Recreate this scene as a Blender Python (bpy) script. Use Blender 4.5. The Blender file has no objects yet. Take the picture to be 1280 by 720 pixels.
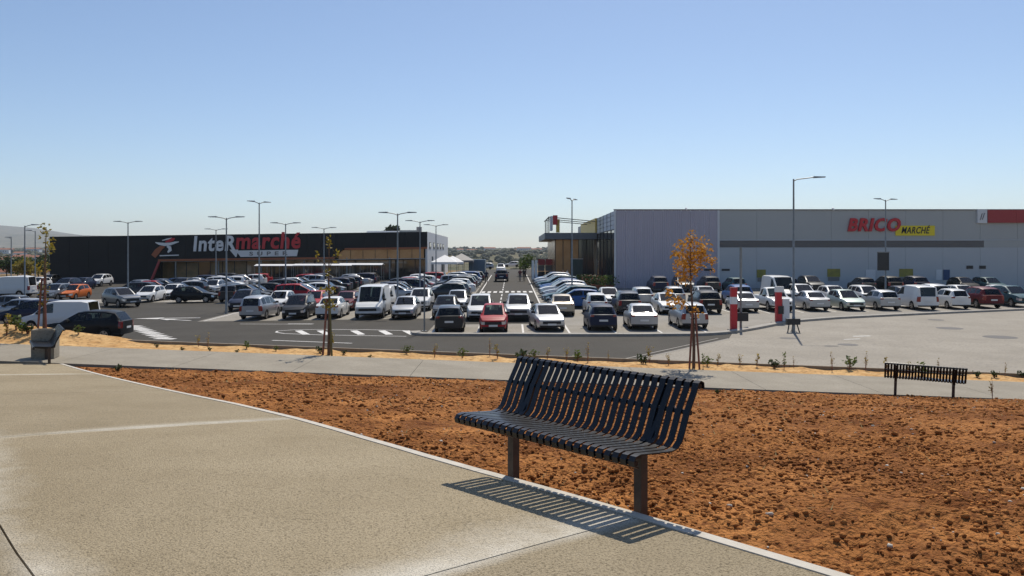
import bpy, math, random
import numpy as np
from mathutils import Vector, Matrix
random.seed(7); rng = np.random.default_rng(11)
sc = bpy.context.scene
COL = sc.collection
R = math.radians

# ------------------------------------------------------------------ camera, sky, sun, exposure
EYE = 4.45                      # the eye stands 4.45 m above the car park
FPX, HOR = 1050.0, 318.0        # focal length and horizon row in photograph pixels
cam_d = bpy.data.cameras.new('camera'); cam = bpy.data.objects.new('camera', cam_d); COL.objects.link(cam)
cam.location = (0, 0, EYE); cam.rotation_euler = (R(90), 0, 0)
cam_d.sensor_width = 36; cam_d.lens = 36 * FPX / 1280; cam_d.shift_y = -(360 - HOR) / 1280
cam_d.clip_start = 0.1; cam_d.clip_end = 20000
sc.camera = cam
SUN_AZ, SUN_EL = 15.0, 54.0
W = bpy.data.worlds.new('World'); sc.world = W; W.use_nodes = True
wn = W.node_tree.nodes; wl = W.node_tree.links
bg = wn['Background']; sky = wn.new('ShaderNodeTexSky'); sky.sky_type = 'NISHITA'
sky.sun_disc = False; sky.sun_elevation = R(SUN_EL); sky.sun_rotation = R(SUN_AZ)
sky.altitude = 0; sky.air_density = 0.85; sky.dust_density = 0.45; sky.ozone_density = 3.0
wl.new(sky.outputs[0], bg.inputs[0]); bg.inputs[1].default_value = 0.116
sd = bpy.data.lights.new('sun', 'SUN'); sd.energy = 4.5; sd.angle = R(0.5); sd.color = (1.0, 0.925, 0.81)
so = bpy.data.objects.new('sun', sd); COL.objects.link(so)
sdir = Vector((math.sin(R(SUN_AZ)) * math.cos(R(SUN_EL)), math.cos(R(SUN_AZ)) * math.cos(R(SUN_EL)), math.sin(R(SUN_EL))))
so.rotation_euler = sdir.to_track_quat('Z', 'Y').to_euler(); so.location = (0, 0, 60)
sc.view_settings.view_transform = 'Standard'; sc.view_settings.look = 'None'
sc.view_settings.gamma = 1; sc.view_settings.exposure = 0.0

# ------------------------------------------------------------------ ground shape
def sstep(a, b, x):
    t = np.clip((x - a) / (b - a), 0, 1); return t * t * (3 - 2 * t)
def splus(x, c, w): return w * np.log1p(np.exp(np.minimum((x - c) / w, 40)))
def z_path(x): return -3.08 - 0.0377 * x
def z_plaza(x, y):                                   # paved walk, eye-relative
    x = np.asarray(x, float); y = np.asarray(y, float); yy = np.minimum(y, 20.5)
    return -1.57 - 1.5 / 13.5 * splus(yy, 7, 1.5) - 0.0377 * x * np.clip((y - 4) / 16.5, 0, 1) + EYE
def z_slope(x, y):
    x = np.asarray(x, float); y = np.asarray(y, float); yy = np.minimum(y, 20.5)
    return -1.44 - 1.62 / 16 * splus(yy, 4.5, 1.5) - 0.0377 * x * np.clip((y - 4) / 16.5, 0, 1) + EYE
EDGE = np.array([(4.9, 0.0), (2.9, 2.6), (1.68, 4.16), (1.16, 4.78), (0.79, 5.24), (0.33, 5.80), (-0.23, 6.46), (-0.66, 7.0), (-1.36, 7.95), (-2.38, 9.43), (-3.6, 11.1),
                 (-4.48, 12.2), (-6.5, 14.75), (-8.6, 17.4), (-10.85, 20.3)])
def edge_dist(x, y):                                 # signed distance from the plaza edge, + on the soil side
    x = np.atleast_1d(np.asarray(x, float)); y = np.atleast_1d(np.asarray(y, float))
    best = np.full(x.shape, 1e9); sg = np.ones(x.shape)
    for a, b in zip(EDGE[:-1], EDGE[1:]):
        d = b - a; L2 = d @ d
        t = np.clip(((x - a[0]) * d[0] + (y - a[1]) * d[1]) / L2, 0, 1)
        qx = x - a[0] - t * d[0]; qy = y - a[1] - t * d[1]; q = np.hypot(qx, qy)
        s = np.sign(d[1] * (x - a[0]) - d[0] * (y - a[1]))
        m = q < best; best = np.where(m, q, best); sg = np.where(m, s, sg)
    return best * sg
def z_soil0(x, y):                                   # smooth soil level
    w = sstep(0.2, 3.0, edge_dist(x, y))
    zp = z_plaza(x, y); zs = np.minimum(z_slope(x, y), zp)
    return (zp - 0.065) * (1 - w) + (zs - 0.05) * w
def z_lot(x, y):
    x = np.asarray(x, float); y = np.asarray(y, float)
    return EYE - 4.45 + 0.013 * (np.minimum(y, 138) - 48) + 0.013 * np.clip(x, -75, 0)
def ray(px, py, fn, lo=2.0, hi=400.0):               # where the sight line through a photo pixel meets a surface
    for _ in range(60):
        d = (lo + hi) / 2; x = (px - 640) / FPX * d
        if EYE - (py - HOR) / FPX * d > float(fn(x, d)): lo = d
        else: hi = d
    return (px - 640) / FPX * d, d
def lot(px, py): return ray(px, py, z_lot, 27)
def vnoise(x, y, s, seed=0):                         # value noise
    x = np.asarray(x) / s; y = np.asarray(y) / s
    xi = np.floor(x).astype(int); yi = np.floor(y).astype(int); fx = x - xi; fy = y - yi
    fx = fx * fx * (3 - 2 * fx); fy = fy * fy * (3 - 2 * fy)
    def h(i, j):
        n = (i * 374761393 + j * 668265263 + seed * 974711) & 0x7fffffff
        n = ((n ^ (n >> 13)) * 1274126177) & 0x7fffffff
        return ((n ^ (n >> 16)) & 0xffff) / 65535.0
    return (h(xi, yi) * (1 - fx) + h(xi + 1, yi) * fx) * (1 - fy) + (h(xi, yi + 1) * (1 - fx) + h(xi + 1, yi + 1) * fx) * fy

# ------------------------------------------------------------------ materials
MATS = {}
def mat(name, c, rough=0.6, metal=0.0, coat=0.0, c2=None, scale=2.0, bump=0.0, bscale=30.0, spec=0.5, c3=None, scale3=40.0, trans=0.0, detail=6.0, bdist=0.02):
    if name in MATS: return MATS[name]
    m = bpy.data.materials.new(name); m.use_nodes = True; nt = m.node_tree; n = nt.nodes; l = nt.links
    b = n['Principled BSDF']
    b.inputs['Base Color'].default_value = (*c, 1); b.inputs['Roughness'].default_value = rough
    b.inputs['Metallic'].default_value = metal; b.inputs['Coat Weight'].default_value = coat
    b.inputs['Coat Roughness'].default_value = 0.06; b.inputs['Specular IOR Level'].default_value = spec
    if trans: b.inputs['Transmission Weight'].default_value = trans
    geo = None
    if c2 or bump or c3: geo = n.new('ShaderNodeNewGeometry')
    out = None
    if c2:
        t = n.new('ShaderNodeTexNoise'); t.inputs['Scale'].default_value = scale; t.inputs['Detail'].default_value = detail
        t.inputs['Roughness'].default_value = 0.65
        l.new(geo.outputs['Position'], t.inputs['Vector'])
        r = n.new('ShaderNodeValToRGB'); r.color_ramp.elements[0].position = 0.35; r.color_ramp.elements[1].position = 0.66
        r.color_ramp.elements[0].color = (*c, 1); r.color_ramp.elements[1].color = (*c2, 1)
        l.new(t.outputs['Fac'], r.inputs['Fac']); out = r.outputs['Color']
    if c3:
        t3 = n.new('ShaderNodeTexNoise'); t3.inputs['Scale'].default_value = scale3; t3.inputs['Detail'].default_value = 4
        l.new(geo.outputs['Position'], t3.inputs['Vector'])
        r3 = n.new('ShaderNodeValToRGB'); r3.color_ramp.elements[0].position = 0.5; r3.color_ramp.elements[1].position = 0.68
        r3.color_ramp.elements[0].color = (0, 0, 0, 1); r3.color_ramp.elements[1].color = (1, 1, 1, 1)
        l.new(t3.outputs['Fac'], r3.inputs['Fac'])
        mx = n.new('ShaderNodeMix'); mx.data_type = 'RGBA'
        l.new(r3.outputs['Color'], mx.inputs[0])
        if out: l.new(out, mx.inputs[6])
        else: mx.inputs[6].default_value = (*c, 1)
        mx.inputs[7].default_value = (*c3, 1); out = mx.outputs[2]
    if out: l.new(out, b.inputs['Base Color'])
    if bump:
        tb = n.new('ShaderNodeTexNoise'); tb.inputs['Scale'].default_value = bscale; tb.inputs['Detail'].default_value = 8
        l.new(geo.outputs['Position'], tb.inputs['Vector'])
        bp = n.new('ShaderNodeBump'); bp.inputs['Strength'].default_value = bump; bp.inputs['Distance'].default_value = bdist
        l.new(tb.outputs['Fac'], bp.inputs['Height']); l.new(bp.outputs['Normal'], b.inputs['Normal'])
    MATS[name] = m; return m

M_soil = mat('soil', (0.17, 0.060, 0.018), 0.95, c2=(0.52, 0.225, 0.07), scale=0.8, bump=1.0, bscale=30, c3=(0.15, 0.052, 0.015), scale3=17, spec=0.1, detail=14, bdist=0.06)
M_clod = mat('soil_clod', (0.16, 0.056, 0.016), 0.95, c2=(0.48, 0.205, 0.062), scale=1.1, bump=0.7, bscale=60, spec=0.1)
M_sand = mat('sandy_soil', (0.46, 0.25, 0.09), 0.95, c2=(0.64, 0.42, 0.19), scale=1.8, bump=0.8, bscale=18, c3=(0.30, 0.17, 0.07), scale3=9, spec=0.15)
M_earth = mat('earth', (0.20, 0.13, 0.065), 0.95, c2=(0.30, 0.20, 0.10), scale=0.25, c3=(0.12, 0.11, 0.05), scale3=0.6, spec=0.1)
M_asph = mat('asphalt', (0.042, 0.037, 0.029), 0.85, c2=(0.058, 0.052, 0.042), scale=0.35, bump=0.35, bscale=60, c3=(0.073, 0.066, 0.054), scale3=30, spec=0.2)
M_bay = mat('bay_paving', (0.24, 0.22, 0.185), 0.85, c2=(0.31, 0.285, 0.245), scale=0.5, bump=0.3, bscale=40, c3=(0.2, 0.185, 0.155), scale3=12, spec=0.3)
M_drive = mat('drive_paving', (0.265, 0.236, 0.19), 0.85, c2=(0.34, 0.305, 0.25), scale=0.3, bump=0.3, bscale=40, c3=(0.22, 0.2, 0.17), scale3=9, spec=0.3)
M_conc = mat('concrete', (0.255, 0.225, 0.175), 0.88, c2=(0.325, 0.29, 0.23), scale=0.9, bump=0.35, bscale=45, c3=(0.22, 0.195, 0.15), scale3=25, spec=0.3)
M_edge = mat('edging_concrete', (0.46, 0.42, 0.35), 0.85, c2=(0.56, 0.52, 0.45), scale=5, bump=0.3, bscale=60)
M_kerb = mat('kerb_stone', (0.29, 0.27, 0.235), 0.88, c2=(0.38, 0.355, 0.315), scale=3, bump=0.3, bscale=50)
M_paint = mat('road_paint', (0.62, 0.60, 0.56), 0.7, c2=(0.74, 0.73, 0.70), scale=3, c3=(0.4, 0.38, 0.35), scale3=14)
M_bench = mat('bench_steel', (0.006, 0.007, 0.010), 0.36, metal=0.0, coat=0.12, spec=0.35, bump=0.05, bscale=120)
M_post = mat('bench_post', (0.028, 0.02, 0.017), 0.5, c2=(0.06, 0.035, 0.025), scale=14, bump=0.1, bscale=80)
M_galv = mat('galvanised_steel', (0.20, 0.21, 0.21), 0.5, metal=0.5, c2=(0.27, 0.28, 0.28), scale=4)
M_lamp = mat('lamp_head', (0.22, 0.23, 0.24), 0.5, metal=0.3)
def car_glass():
    m = bpy.data.materials.new('car_glass'); m.use_nodes = True; nt = m.node_tree; n = nt.nodes; n.clear(); out = n.new('ShaderNodeOutputMaterial'); g_ = n.new('ShaderNodeBsdfGlossy'); g_.inputs['Roughness'].default_value = .02; t_ = n.new('ShaderNodeBsdfTransparent'); t_.inputs[0].default_value = (.34, .40, .37, 1)
    f_ = n.new('ShaderNodeFresnel'); f_.inputs[0].default_value = 1.6; mx = n.new('ShaderNodeMixShader'); nt.links.new(f_.outputs[0], mx.inputs[0]); nt.links.new(t_.outputs[0], mx.inputs[1]); nt.links.new(g_.outputs[0], mx.inputs[2]); nt.links.new(mx.outputs[0], out.inputs['Surface']); return m
M_glass = car_glass(); M_cabin = mat('cabin_trim', (0.03, 0.03, 0.032), 0.85)
M_tyre = mat('tyre_rubber', (0.012, 0.012, 0.012), 0.85)
M_rim = mat('alloy_rim', (0.42, 0.42, 0.43), 0.3, metal=0.8)
M_trim = mat('black_plastic', (0.014, 0.014, 0.015), 0.6)
M_head = mat('headlight_glass', (0.55, 0.57, 0.58), 0.1, coat=0.6, metal=0.3)
M_tail = mat('tail_light_red', (0.22, 0.008, 0.008), 0.2, coat=0.3)
M_plate = mat('plate_white', (0.68, 0.68, 0.66), 0.5)
M_white = mat('white_paint', (0.74, 0.74, 0.73), 0.5)
M_blackpanel = mat('charcoal_panel', (0.012, 0.0135, 0.015), 0.62, c2=(0.016, 0.0175, 0.019), scale=0.3, spec=0.25)
M_dark = mat('dark_metal', (0.02, 0.021, 0.023), 0.5)
M_red = mat('sign_red', (0.52, 0.02, 0.03), 0.45)
M_redfascia = mat('red_fascia', (0.36, 0.035, 0.04), 0.45)
M_orange = mat('orange_band', (0.32, 0.09, 0.03), 0.5)
M_yellow = mat('yellow_panel', (0.66, 0.46, 0.10), 0.5)
M_signyellow = mat('sign_yellow', (0.78, 0.62, 0.02), 0.45)
M_corr = mat('corrugated_lilac', (0.44, 0.41, 0.47), 0.5, c2=(0.47, 0.44, 0.5), scale=0.2)
M_panel = mat('grey_panel', (0.40, 0.41, 0.40), 0.5, c2=(0.425, 0.435, 0.425), scale=0.15)
M_panel2 = mat('pale_grey_panel', (0.44, 0.465, 0.485), 0.5, c2=(0.465, 0.49, 0.51), scale=0.15)
M_louvre = mat('louvre_grey', (0.20, 0.19, 0.185), 0.55)
M_wallwhite = mat('render_white', (0.62, 0.63, 0.64), 0.7, c2=(0.68, 0.69, 0.70), scale=0.3)
M_shopglass = mat('shop_glass', (0.03, 0.034, 0.036), 0.06, spec=0.9)
M_soilreflect = mat('soil_reflection_glass', (0.34, 0.175, 0.07), 0.25, metal=0.35, c2=(0.42, 0.24, 0.11), scale=0.5)  # glass with the orange-brown reflection of the soil put into its colour
M_bark = mat('sapling_bark', (0.10, 0.062, 0.042), 0.9, c2=(0.16, 0.11, 0.08), scale=14, bump=0.5, bscale=60)
M_stake = mat('stake_wood', (0.17, 0.065, 0.045), 0.8, c2=(0.24, 0.10, 0.07), scale=8)
def leafmat(name, c, c2):
    m = mat(name, c, 0.6, c2=c2, scale=9, spec=0.3)
    nt = m.node_tree; b = nt.nodes['Principled BSDF']; tr = nt.nodes.new('ShaderNodeBsdfTranslucent'); ms = nt.nodes.new('ShaderNodeMixShader')
    ms.inputs[0].default_value = 0.4
    src = b.inputs['Base Color'].links[0].from_socket
    nt.links.new(src, tr.inputs['Color']); nt.links.new(b.outputs[0], ms.inputs[1]); nt.links.new(tr.outputs[0], ms.inputs[2])
    nt.links.new(ms.outputs[0], nt.nodes['Material Output'].inputs['Surface']); return m
M_leafO = leafmat('autumn_leaf', (0.36, 0.15, 0.02), (0.62, 0.34, 0.05))
M_leafY = leafmat('yellow_green_leaf', (0.13, 0.13, 0.02), (0.36, 0.26, 0.035))
M_leafG = leafmat('green_leaf', (0.045, 0.085, 0.018), (0.13, 0.17, 0.04))
M_leafD = leafmat('dark_leaf', (0.02, 0.04, 0.012), (0.05, 0.075, 0.022))

# ------------------------------------------------------------------ mesh helpers
class MB:
    def __init__(s): s.v = []; s.f = []; s.m = []; s.cm = 0
    def add(s, vs, fs):
        o = len(s.v); s.v.extend([tuple(map(float, p)) for p in vs]); s.f.extend([tuple(i + o for i in f) for f in fs]); s.m.extend([s.cm] * len(fs)); return s
    def box(s, c, d, M=None):
        x, y, z = c; a, b, h = d[0] / 2, d[1] / 2, d[2] / 2
        vs = [Vector((sx * a, sy * b, sz * h)) for sz in (-1, 1) for sy in (-1, 1) for sx in (-1, 1)]
        if M is not None: vs = [M @ v for v in vs]
        return s.add([(v.x + x, v.y + y, v.z + z) for v in vs], [(0, 2, 3, 1), (4, 5, 7, 6), (0, 1, 5, 4), (2, 6, 7, 3), (0, 4, 6, 2), (1, 3, 7, 5)])
    def box2(s, a, b): return s.box(((a[0] + b[0]) / 2, (a[1] + b[1]) / 2, (a[2] + b[2]) / 2), (abs(b[0] - a[0]), abs(b[1] - a[1]), abs(b[2] - a[2])))
    def hexa(s, p): return s.add(p, [(0, 3, 2, 1), (4, 5, 6, 7), (0, 1, 5, 4), (1, 2, 6, 5), (2, 3, 7, 6), (3, 0, 4, 7)])
    def tube(s, pts, r, n=8, cap=True):
        pts = [Vector(p) for p in pts]; rr = r if hasattr(r, '__len__') else [r] * len(pts); vs = []; fs = []
        for i, p in enumerate(pts):
            t = (pts[min(i + 1, len(pts) - 1)] - pts[max(i - 1, 0)]).normalized()
            a = t.cross(Vector((0, 0, 1)) if abs(t.z) < 0.9 else Vector((1, 0, 0))).normalized(); b = t.cross(a)
            for k in range(n):
                q = 2 * math.pi * k / n; vs.append(p + (a * math.cos(q) + b * math.sin(q)) * rr[i])
        for i in range(len(pts) - 1):
            for k in range(n): fs.append((i * n + k, i * n + (k + 1) % n, (i + 1) * n + (k + 1) % n, (i + 1) * n + k))
        if cap: fs.append(tuple(range(n))[::-1]); fs.append(tuple(range((len(pts) - 1) * n, len(pts) * n)))
        return s.add(vs, fs)
    def prism(s, poly, o, u, v, t):                   # polygon in plane (o,u,v) given thickness vector t
        o, u, v, t = map(Vector, (o, u, v, t)); n = len(poly)
        a = [o + u * p[0] + v * p[1] for p in poly]; b = [p + t for p in a]
        return s.add(a + b, [tuple(range(n))[::-1], tuple(range(n, 2 * n))] + [(i, (i + 1) % n, n + (i + 1) % n, n + i) for i in range(n)])
    def mesh(s, name, mats, smooth=False):
        me = bpy.data.meshes.new(name); me.from_pydata(s.v, [], s.f)
        for m in (mats if isinstance(mats, (list, tuple)) else [mats]): me.materials.append(m)
        if any(s.m): me.polygons.foreach_set('material_index', s.m)
        if smooth:
            me.polygons.foreach_set('use_smooth', [True] * len(me.polygons)); me.set_sharp_from_angle(angle=R(smooth if smooth is not True else 40))
        me.update(); return me
    def build(s, name, mats, parent=None, smooth=False): return link(name, s.mesh(name, mats, smooth), parent)
def link(name, me, parent=None):
    o = bpy.data.objects.new(name, me); COL.objects.link(o)
    if parent is not None: o.parent = parent
    return o
def empty(name, loc=(0, 0, 0), rz=0.0):
    o = bpy.data.objects.new(name, None); COL.objects.link(o); o.location = loc; o.rotation_euler = (0, 0, rz); o.empty_display_size = 0.2; return o
def tag(o, label=None, cat=None, group=None, kind=None):
    if label: o['label'] = label
    if cat: o['category'] = cat
    if group: o['group'] = group
    if kind: o['kind'] = kind
    return o
def copy_tree(o, parent=None):
    c = o.copy(); COL.objects.link(c)
    if parent is not None: c.parent = parent
    for ch in list(o.children): copy_tree(ch, c)
    return c
def grid_mesh(name, xs, ys, zf, m, smooth=True):
    X, Y = np.meshgrid(xs, ys); Z = zf(X, Y); v = np.stack([X, Y, Z], -1).reshape(-1, 3); nx = len(xs); ny = len(ys)
    i = np.arange(nx * ny).reshape(ny, nx); f = np.stack([i[:-1, :-1], i[:-1, 1:], i[1:, 1:], i[1:, :-1]], -1).reshape(-1, 4)
    me = bpy.data.meshes.new(name); me.from_pydata(v.tolist(), [], f.tolist()); me.materials.append(m)
    if smooth: me.polygons.foreach_set('use_smooth', [True] * len(me.polygons))
    return me
def sheet(name, poly, dz, m, parent=None, fn=z_lot):  # flat-lying polygon on the car park plane
    v = [(x, y, float(fn(x, y)) + dz) for x, y in poly]
    return MB().add(v, [tuple(range(len(v)))]).build(name, m, parent)

# ------------------------------------------------------------------ setting: ground, soil, plaza, path, strip
def z_ground(x, y):
    near = np.minimum(z_plaza(x, y), z_soil_flat(x, y)) - 0.35
    t = sstep(26.2, 30.0, y); zz = near * (1 - t) + (z_lot(x, y) - 0.06) * t
    far = sstep(185, 420, y); return zz - far * 8.5 - sstep(95, 400, np.abs(x)) * 4 * (y > 26)
def z_soil_flat(x, y): return z_slope(x, y)
gx = np.array([-9000, -4000, -1500, -700, -400, -250, -150, -110, -75, -60, -45, -30, -24, -18, -14, -10, -6, -3, 0, 3, 6, 10, 14, 18, 24, 30, 45, 60, 80, 110, 160, 250, 400, 700, 1500, 4000, 9000.])
gy = np.array([-900, -300, -120, -60, -30, -15, -6, 0, 3, 6, 9, 12, 15, 18, 20.5, 22, 24, 25.4, 26.2, 27, 28, 29, 30, 34, 40, 48, 70, 100, 138, 160, 185, 230, 280, 340, 420, 700, 1500, 4000, 9500.])
tag(link('ground', grid_mesh('ground', gx, gy, z_ground, M_earth)), kind='structure')

def soil_rel(x, y):                                   # lumps of the tilled soil
    n = (vnoise(x, y, 0.9, 1) - .5) * 0.05 + (vnoise(x, y, 0.33, 2) - .5) * 0.045 + (vnoise(x, y, 0.17, 3) - .5) * 0.05 + (0.5 - np.abs(vnoise(x, y, 0.10, 6) - .5) * 2) * 0.032 + (0.5 - np.abs(vnoise(x + 3.3, y, 0.055, 7) - .5) * 2) * 0.018
    rough = vnoise(x, y, 2.3, 4); n = n * (0.6 + 0.9 * rough)
    return n * sstep(0.0, 0.35, edge_dist(x, y)).reshape(np.shape(x)) * (1 - sstep(19.8, 20.4, y))
def z_soil(x, y):
    s = np.shape(x); return (z_soil0(np.ravel(x), np.ravel(y))).reshape(s) + soil_rel(np.ravel(x), np.ravel(y)).reshape(s)
soil = empty('soil_field'); tag(soil, kind='structure')
def soil_patch(xs, ys):
    X, Y = np.meshgrid(xs, ys); nx, ny = len(xs), len(ys); Z = z_soil(X, Y); D = edge_dist(X.ravel(), Y.ravel())
    i = np.arange(nx * ny).reshape(ny, nx); f = np.stack([i[:-1, :-1], i[:-1, 1:], i[1:, 1:], i[1:, :-1]], -1).reshape(-1, 4)
    f = f[(D[f].max(1) > -0.4)]
    used = np.unique(f); remap = np.zeros(nx * ny, int); remap[used] = np.arange(len(used))
    v = np.stack([X.ravel(), Y.ravel(), Z.ravel()], -1)[used]
    me = bpy.data.meshes.new('soil_surface'); me.from_pydata(v.tolist(), [], remap[f].tolist()); me.materials.append(M_soil)
    me.polygons.foreach_set('use_smooth', [True] * len(me.polygons)); o = link('soil_surface', me, soil); return o
soil_patch(np.arange(-2.6, 6.01, 0.024), np.arange(3.0, 9.01, 0.024)); soil_patch(np.arange(5.98, 7.41, 0.06), np.arange(2.0, 9.01, 0.06)); soil_patch(np.arange(0, 6.02, 0.08), np.arange(1.0, 3.03, 0.08))
soil_patch(np.arange(-12.5, 15.1, 0.055), np.arange(8.98, 13.01, 0.05)); soil_patch(np.arange(-12.5, 15.1, 0.07), np.arange(12.98, 20.46, 0.07))
soil_patch(np.arange(7.39, 15.1, 0.14), np.arange(2.0, 9.02, 0.14))
soil_patch(np.arange(15.05, 40.1, 0.5), np.arange(2.0, 20.46, 0.5))

# clods and pebbles
def ico():
    t = (1 + 5 ** .5) / 2
    v = np.array([(-1, t, 0), (1, t, 0), (-1, -t, 0), (1, -t, 0), (0, -1, t), (0, 1, t), (0, -1, -t), (0, 1, -t), (t, 0, -1), (t, 0, 1), (-t, 0, -1), (-t, 0, 1)], float); v /= np.linalg.norm(v[0])
    f = np.array([(0, 11, 5), (0, 5, 1), (0, 1, 7), (0, 7, 10), (0, 10, 11), (1, 5, 9), (5, 11, 4), (11, 10, 2), (10, 7, 6), (7, 1, 8), (3, 9, 4), (3, 4, 2), (3, 2, 6), (3, 6, 8), (3, 8, 9), (4, 9, 5), (2, 4, 11), (6, 2, 10), (8, 6, 7), (9, 8, 1)])
    return v, f
IV, IF = ico()
def lumps(name, P, S, m, parent=None, flat=0.7, jit=0.35, smooth=False):
    n = len(P); v = np.repeat(IV[None], n, 0) * (1 + rng.uniform(-jit, jit, (n, 12, 1))); a = rng.uniform(0, 6.28, n); c, s = np.cos(a)[:, None], np.sin(a)[:, None]
    v = np.stack([v[..., 0] * c - v[..., 1] * s, v[..., 0] * s + v[..., 1] * c, v[..., 2] * flat], -1) * np.asarray(S).reshape(n, 1, -1) + P[:, None]
    f = (IF[None] + (np.arange(n) * 12)[:, None, None]).reshape(-1, 3)
    me = bpy.data.meshes.new(name); me.vertices.add(n * 12); me.vertices.foreach_set('co', v.reshape(-1).astype(np.float32)); me.loops.add(n * 60); me.loops.foreach_set('vertex_index', f.reshape(-1).astype(np.int32)); me.polygons.add(n * 20)
    me.polygons.foreach_set('loop_start', np.arange(0, n * 60, 3, dtype=np.int32)); me.update(calc_edges=True); me.materials.append(m)
    if smooth: me.polygons.foreach_set('use_smooth', [True] * len(me.polygons))
    return link(name, me, parent)
def scatter(n, x0, x1, y0, y1, s0, s1, pw=3.0, dense=None):
    x = rng.uniform(x0, x1, n); y = rng.uniform(y0, y1, n); k = edge_dist(x, y) > 0.10
    k &= vnoise(x, y, 0.8, 9) + 0.35 * vnoise(x, y, 0.25, 5) > rng.uniform(0.2, 0.95, n)
    x, y = x[k], y[k]; s = s0 + (s1 - s0) * rng.uniform(0, 1, len(x)) ** pw
    return np.stack([x, y, z_soil(x, y) + s * 0.15], -1), s
P1, S1 = scatter(60000, -2.6, 7.2, 3.2, 9, 0.004, 0.026, 3)
P2, S2 = scatter(60000, -11, 14.5, 9, 20.2, 0.008, 0.04, 4)
tag(lumps('soil_clods', np.vstack([P1, P2]), np.concatenate([S1, S2]), M_clod), 'loose brown clods of tilled soil scattered over the bare field', 'soil', kind='stuff')
P1, S1 = scatter(2600, -3, 13, 2.2, 20, 0.006, 0.022)
tag(lumps('pale_pebbles', P1, S1, M_edge), 'small pale stones lying in the tilled soil', 'stones', kind='stuff')
# dry grass wisps in the soil
wb = MB()
for _ in range(2600):
    x = random.uniform(-8, 13); y = random.uniform(3, 20)
    if edge_dist(x, y)[0] < 0.12 or vnoise(x, y, 1.5, 21) < 0.45: continue
    z = float(z_soil(np.array([x]), np.array([y]))[0]); a = random.uniform(0, 6.28); l = random.uniform(0.03, 0.09) * (1 + y / 20); w = 0.003 * (1 + y / 12)
    p = Vector((x, y, z)); d = Vector((math.cos(a) * l * .8, math.sin(a) * l * .8, l * random.uniform(.15, .6))); s = Vector((-math.sin(a) * w, math.cos(a) * w, 0))
    wb.add([p - s, p + s, p + d], [(0, 1, 2)])
tag(wb.build('dry_grass', mat('straw', (0.34, 0.22, 0.08), 0.8, c2=(0.22, 0.2, 0.06), scale=3)), 'thin dry grass wisps lying in the tilled soil', 'grass', kind='stuff')

# plaza slabs: strip coordinates along the edge
seg = np.hypot(*(EDGE[1:] - EDGE[:-1]).T); SC = np.concatenate([[0], np.cumsum(seg)]); SLEN = SC[-1]
EDX = lambda s: np.interp(s, SC, EDGE[:, 0]); EDY = lambda s: np.interp(s, SC, EDGE[:, 1])
def strip_pt(s, t):                                  # t metres to the left of the edge
    e = 1.6; tx = EDX(np.clip(s + e, 0, SLEN)) - EDX(np.clip(s - e, 0, SLEN)); ty = EDY(np.clip(s + e, 0, SLEN)) - EDY(np.clip(s - e, 0, SLEN)); L = np.hypot(tx, ty)
    ex = EDX(s) + np.where(s > SLEN, (s - SLEN) * -.613, 0); ey = EDY(s) + np.where(s > SLEN, (s - SLEN) * .79, 0)
    return ex - ty / L * t, ey + tx / L * t
def s_of(x, y): 
    ss = np.linspace(0, SLEN, 2000); return ss[np.argmin((EDX(ss) - x) ** 2 + (EDY(ss) - y) ** 2)]
def plaza_material():
    m = mat('plaza_concrete', (0.27, 0.218, 0.138), 0.9, c2=(0.345, 0.285, 0.19), scale=0.55, bump=0.8, bscale=90, c3=(0.17, 0.137, 0.085), scale3=60, spec=0.2, detail=10)
    nt = m.node_tree; n = nt.nodes; l = nt.links; b = n['Principled BSDF']
    src = b.inputs['Base Color'].links[0].from_socket
    at = n.new('ShaderNodeAttribute'); at.attribute_name = 'bloom'
    g = n.new('ShaderNodeNewGeometry'); t = n.new('ShaderNodeTexNoise'); t.inputs['Scale'].default_value = 3.2; t.inputs['Detail'].default_value = 12; t.inputs['Roughness'].default_value = 0.78
    l.new(g.outputs['Position'], t.inputs['Vector'])
    mu = n.new('ShaderNodeMath'); mu.operation = 'MULTIPLY'; l.new(at.outputs['Fac'], mu.inputs[0]); l.new(t.outputs['Fac'], mu.inputs[1])
    mr = n.new('ShaderNodeMapRange'); mr.inputs[1].default_value = 0.2; mr.inputs[2].default_value = 0.75; l.new(mu.outputs[0], mr.inputs[0])
    mx = n.new('ShaderNodeMix'); mx.data_type = 'RGBA'; l.new(mr.outputs[0], mx.inputs[0]); l.new(src, mx.inputs[6]); mx.inputs[7].default_value = (0.50, 0.46, 0.38, 1)
    # fine dark aggregate
    v = n.new('ShaderNodeTexVoronoi'); v.inputs['Scale'].default_value = 85; l.new(g.outputs['Position'], v.inputs['Vector'])
    r = n.new('ShaderNodeMapRange'); r.inputs[1].default_value = 0.1; r.inputs[2].default_value = 0.45; r.inputs[3].default_value = 0.55; r.inputs[4].default_value = 1.17
    l.new(v.outputs['Distance'], r.inputs[0])
    mm = n.new('ShaderNodeMix'); mm.data_type = 'RGBA'; mm.blend_type = 'MULTIPLY'; mm.inputs[0].default_value = 1; l.new(mx.outputs[2], mm.inputs[6]); l.new(r.outputs[0], mm.inputs[7])
    oi = n.new('ShaderNodeObjectInfo'); rr = n.new('ShaderNodeMapRange'); rr.inputs[3].default_value = 0.90; rr.inputs[4].default_value = 1.08; l.new(oi.outputs['Random'], rr.inputs[0])
    m3 = n.new('ShaderNodeMix'); m3.data_type = 'RGBA'; m3.blend_type = 'MULTIPLY'; m3.inputs[0].default_value = 1; l.new(mm.outputs[2], m3.inputs[6]); l.new(rr.outputs[0], m3.inputs[7])
    l.new(m3.outputs[2], b.inputs['Base Color']); return m
M_plaza = plaza_material()
plaza = empty('plaza'); tag(plaza, kind='structure')
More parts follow.
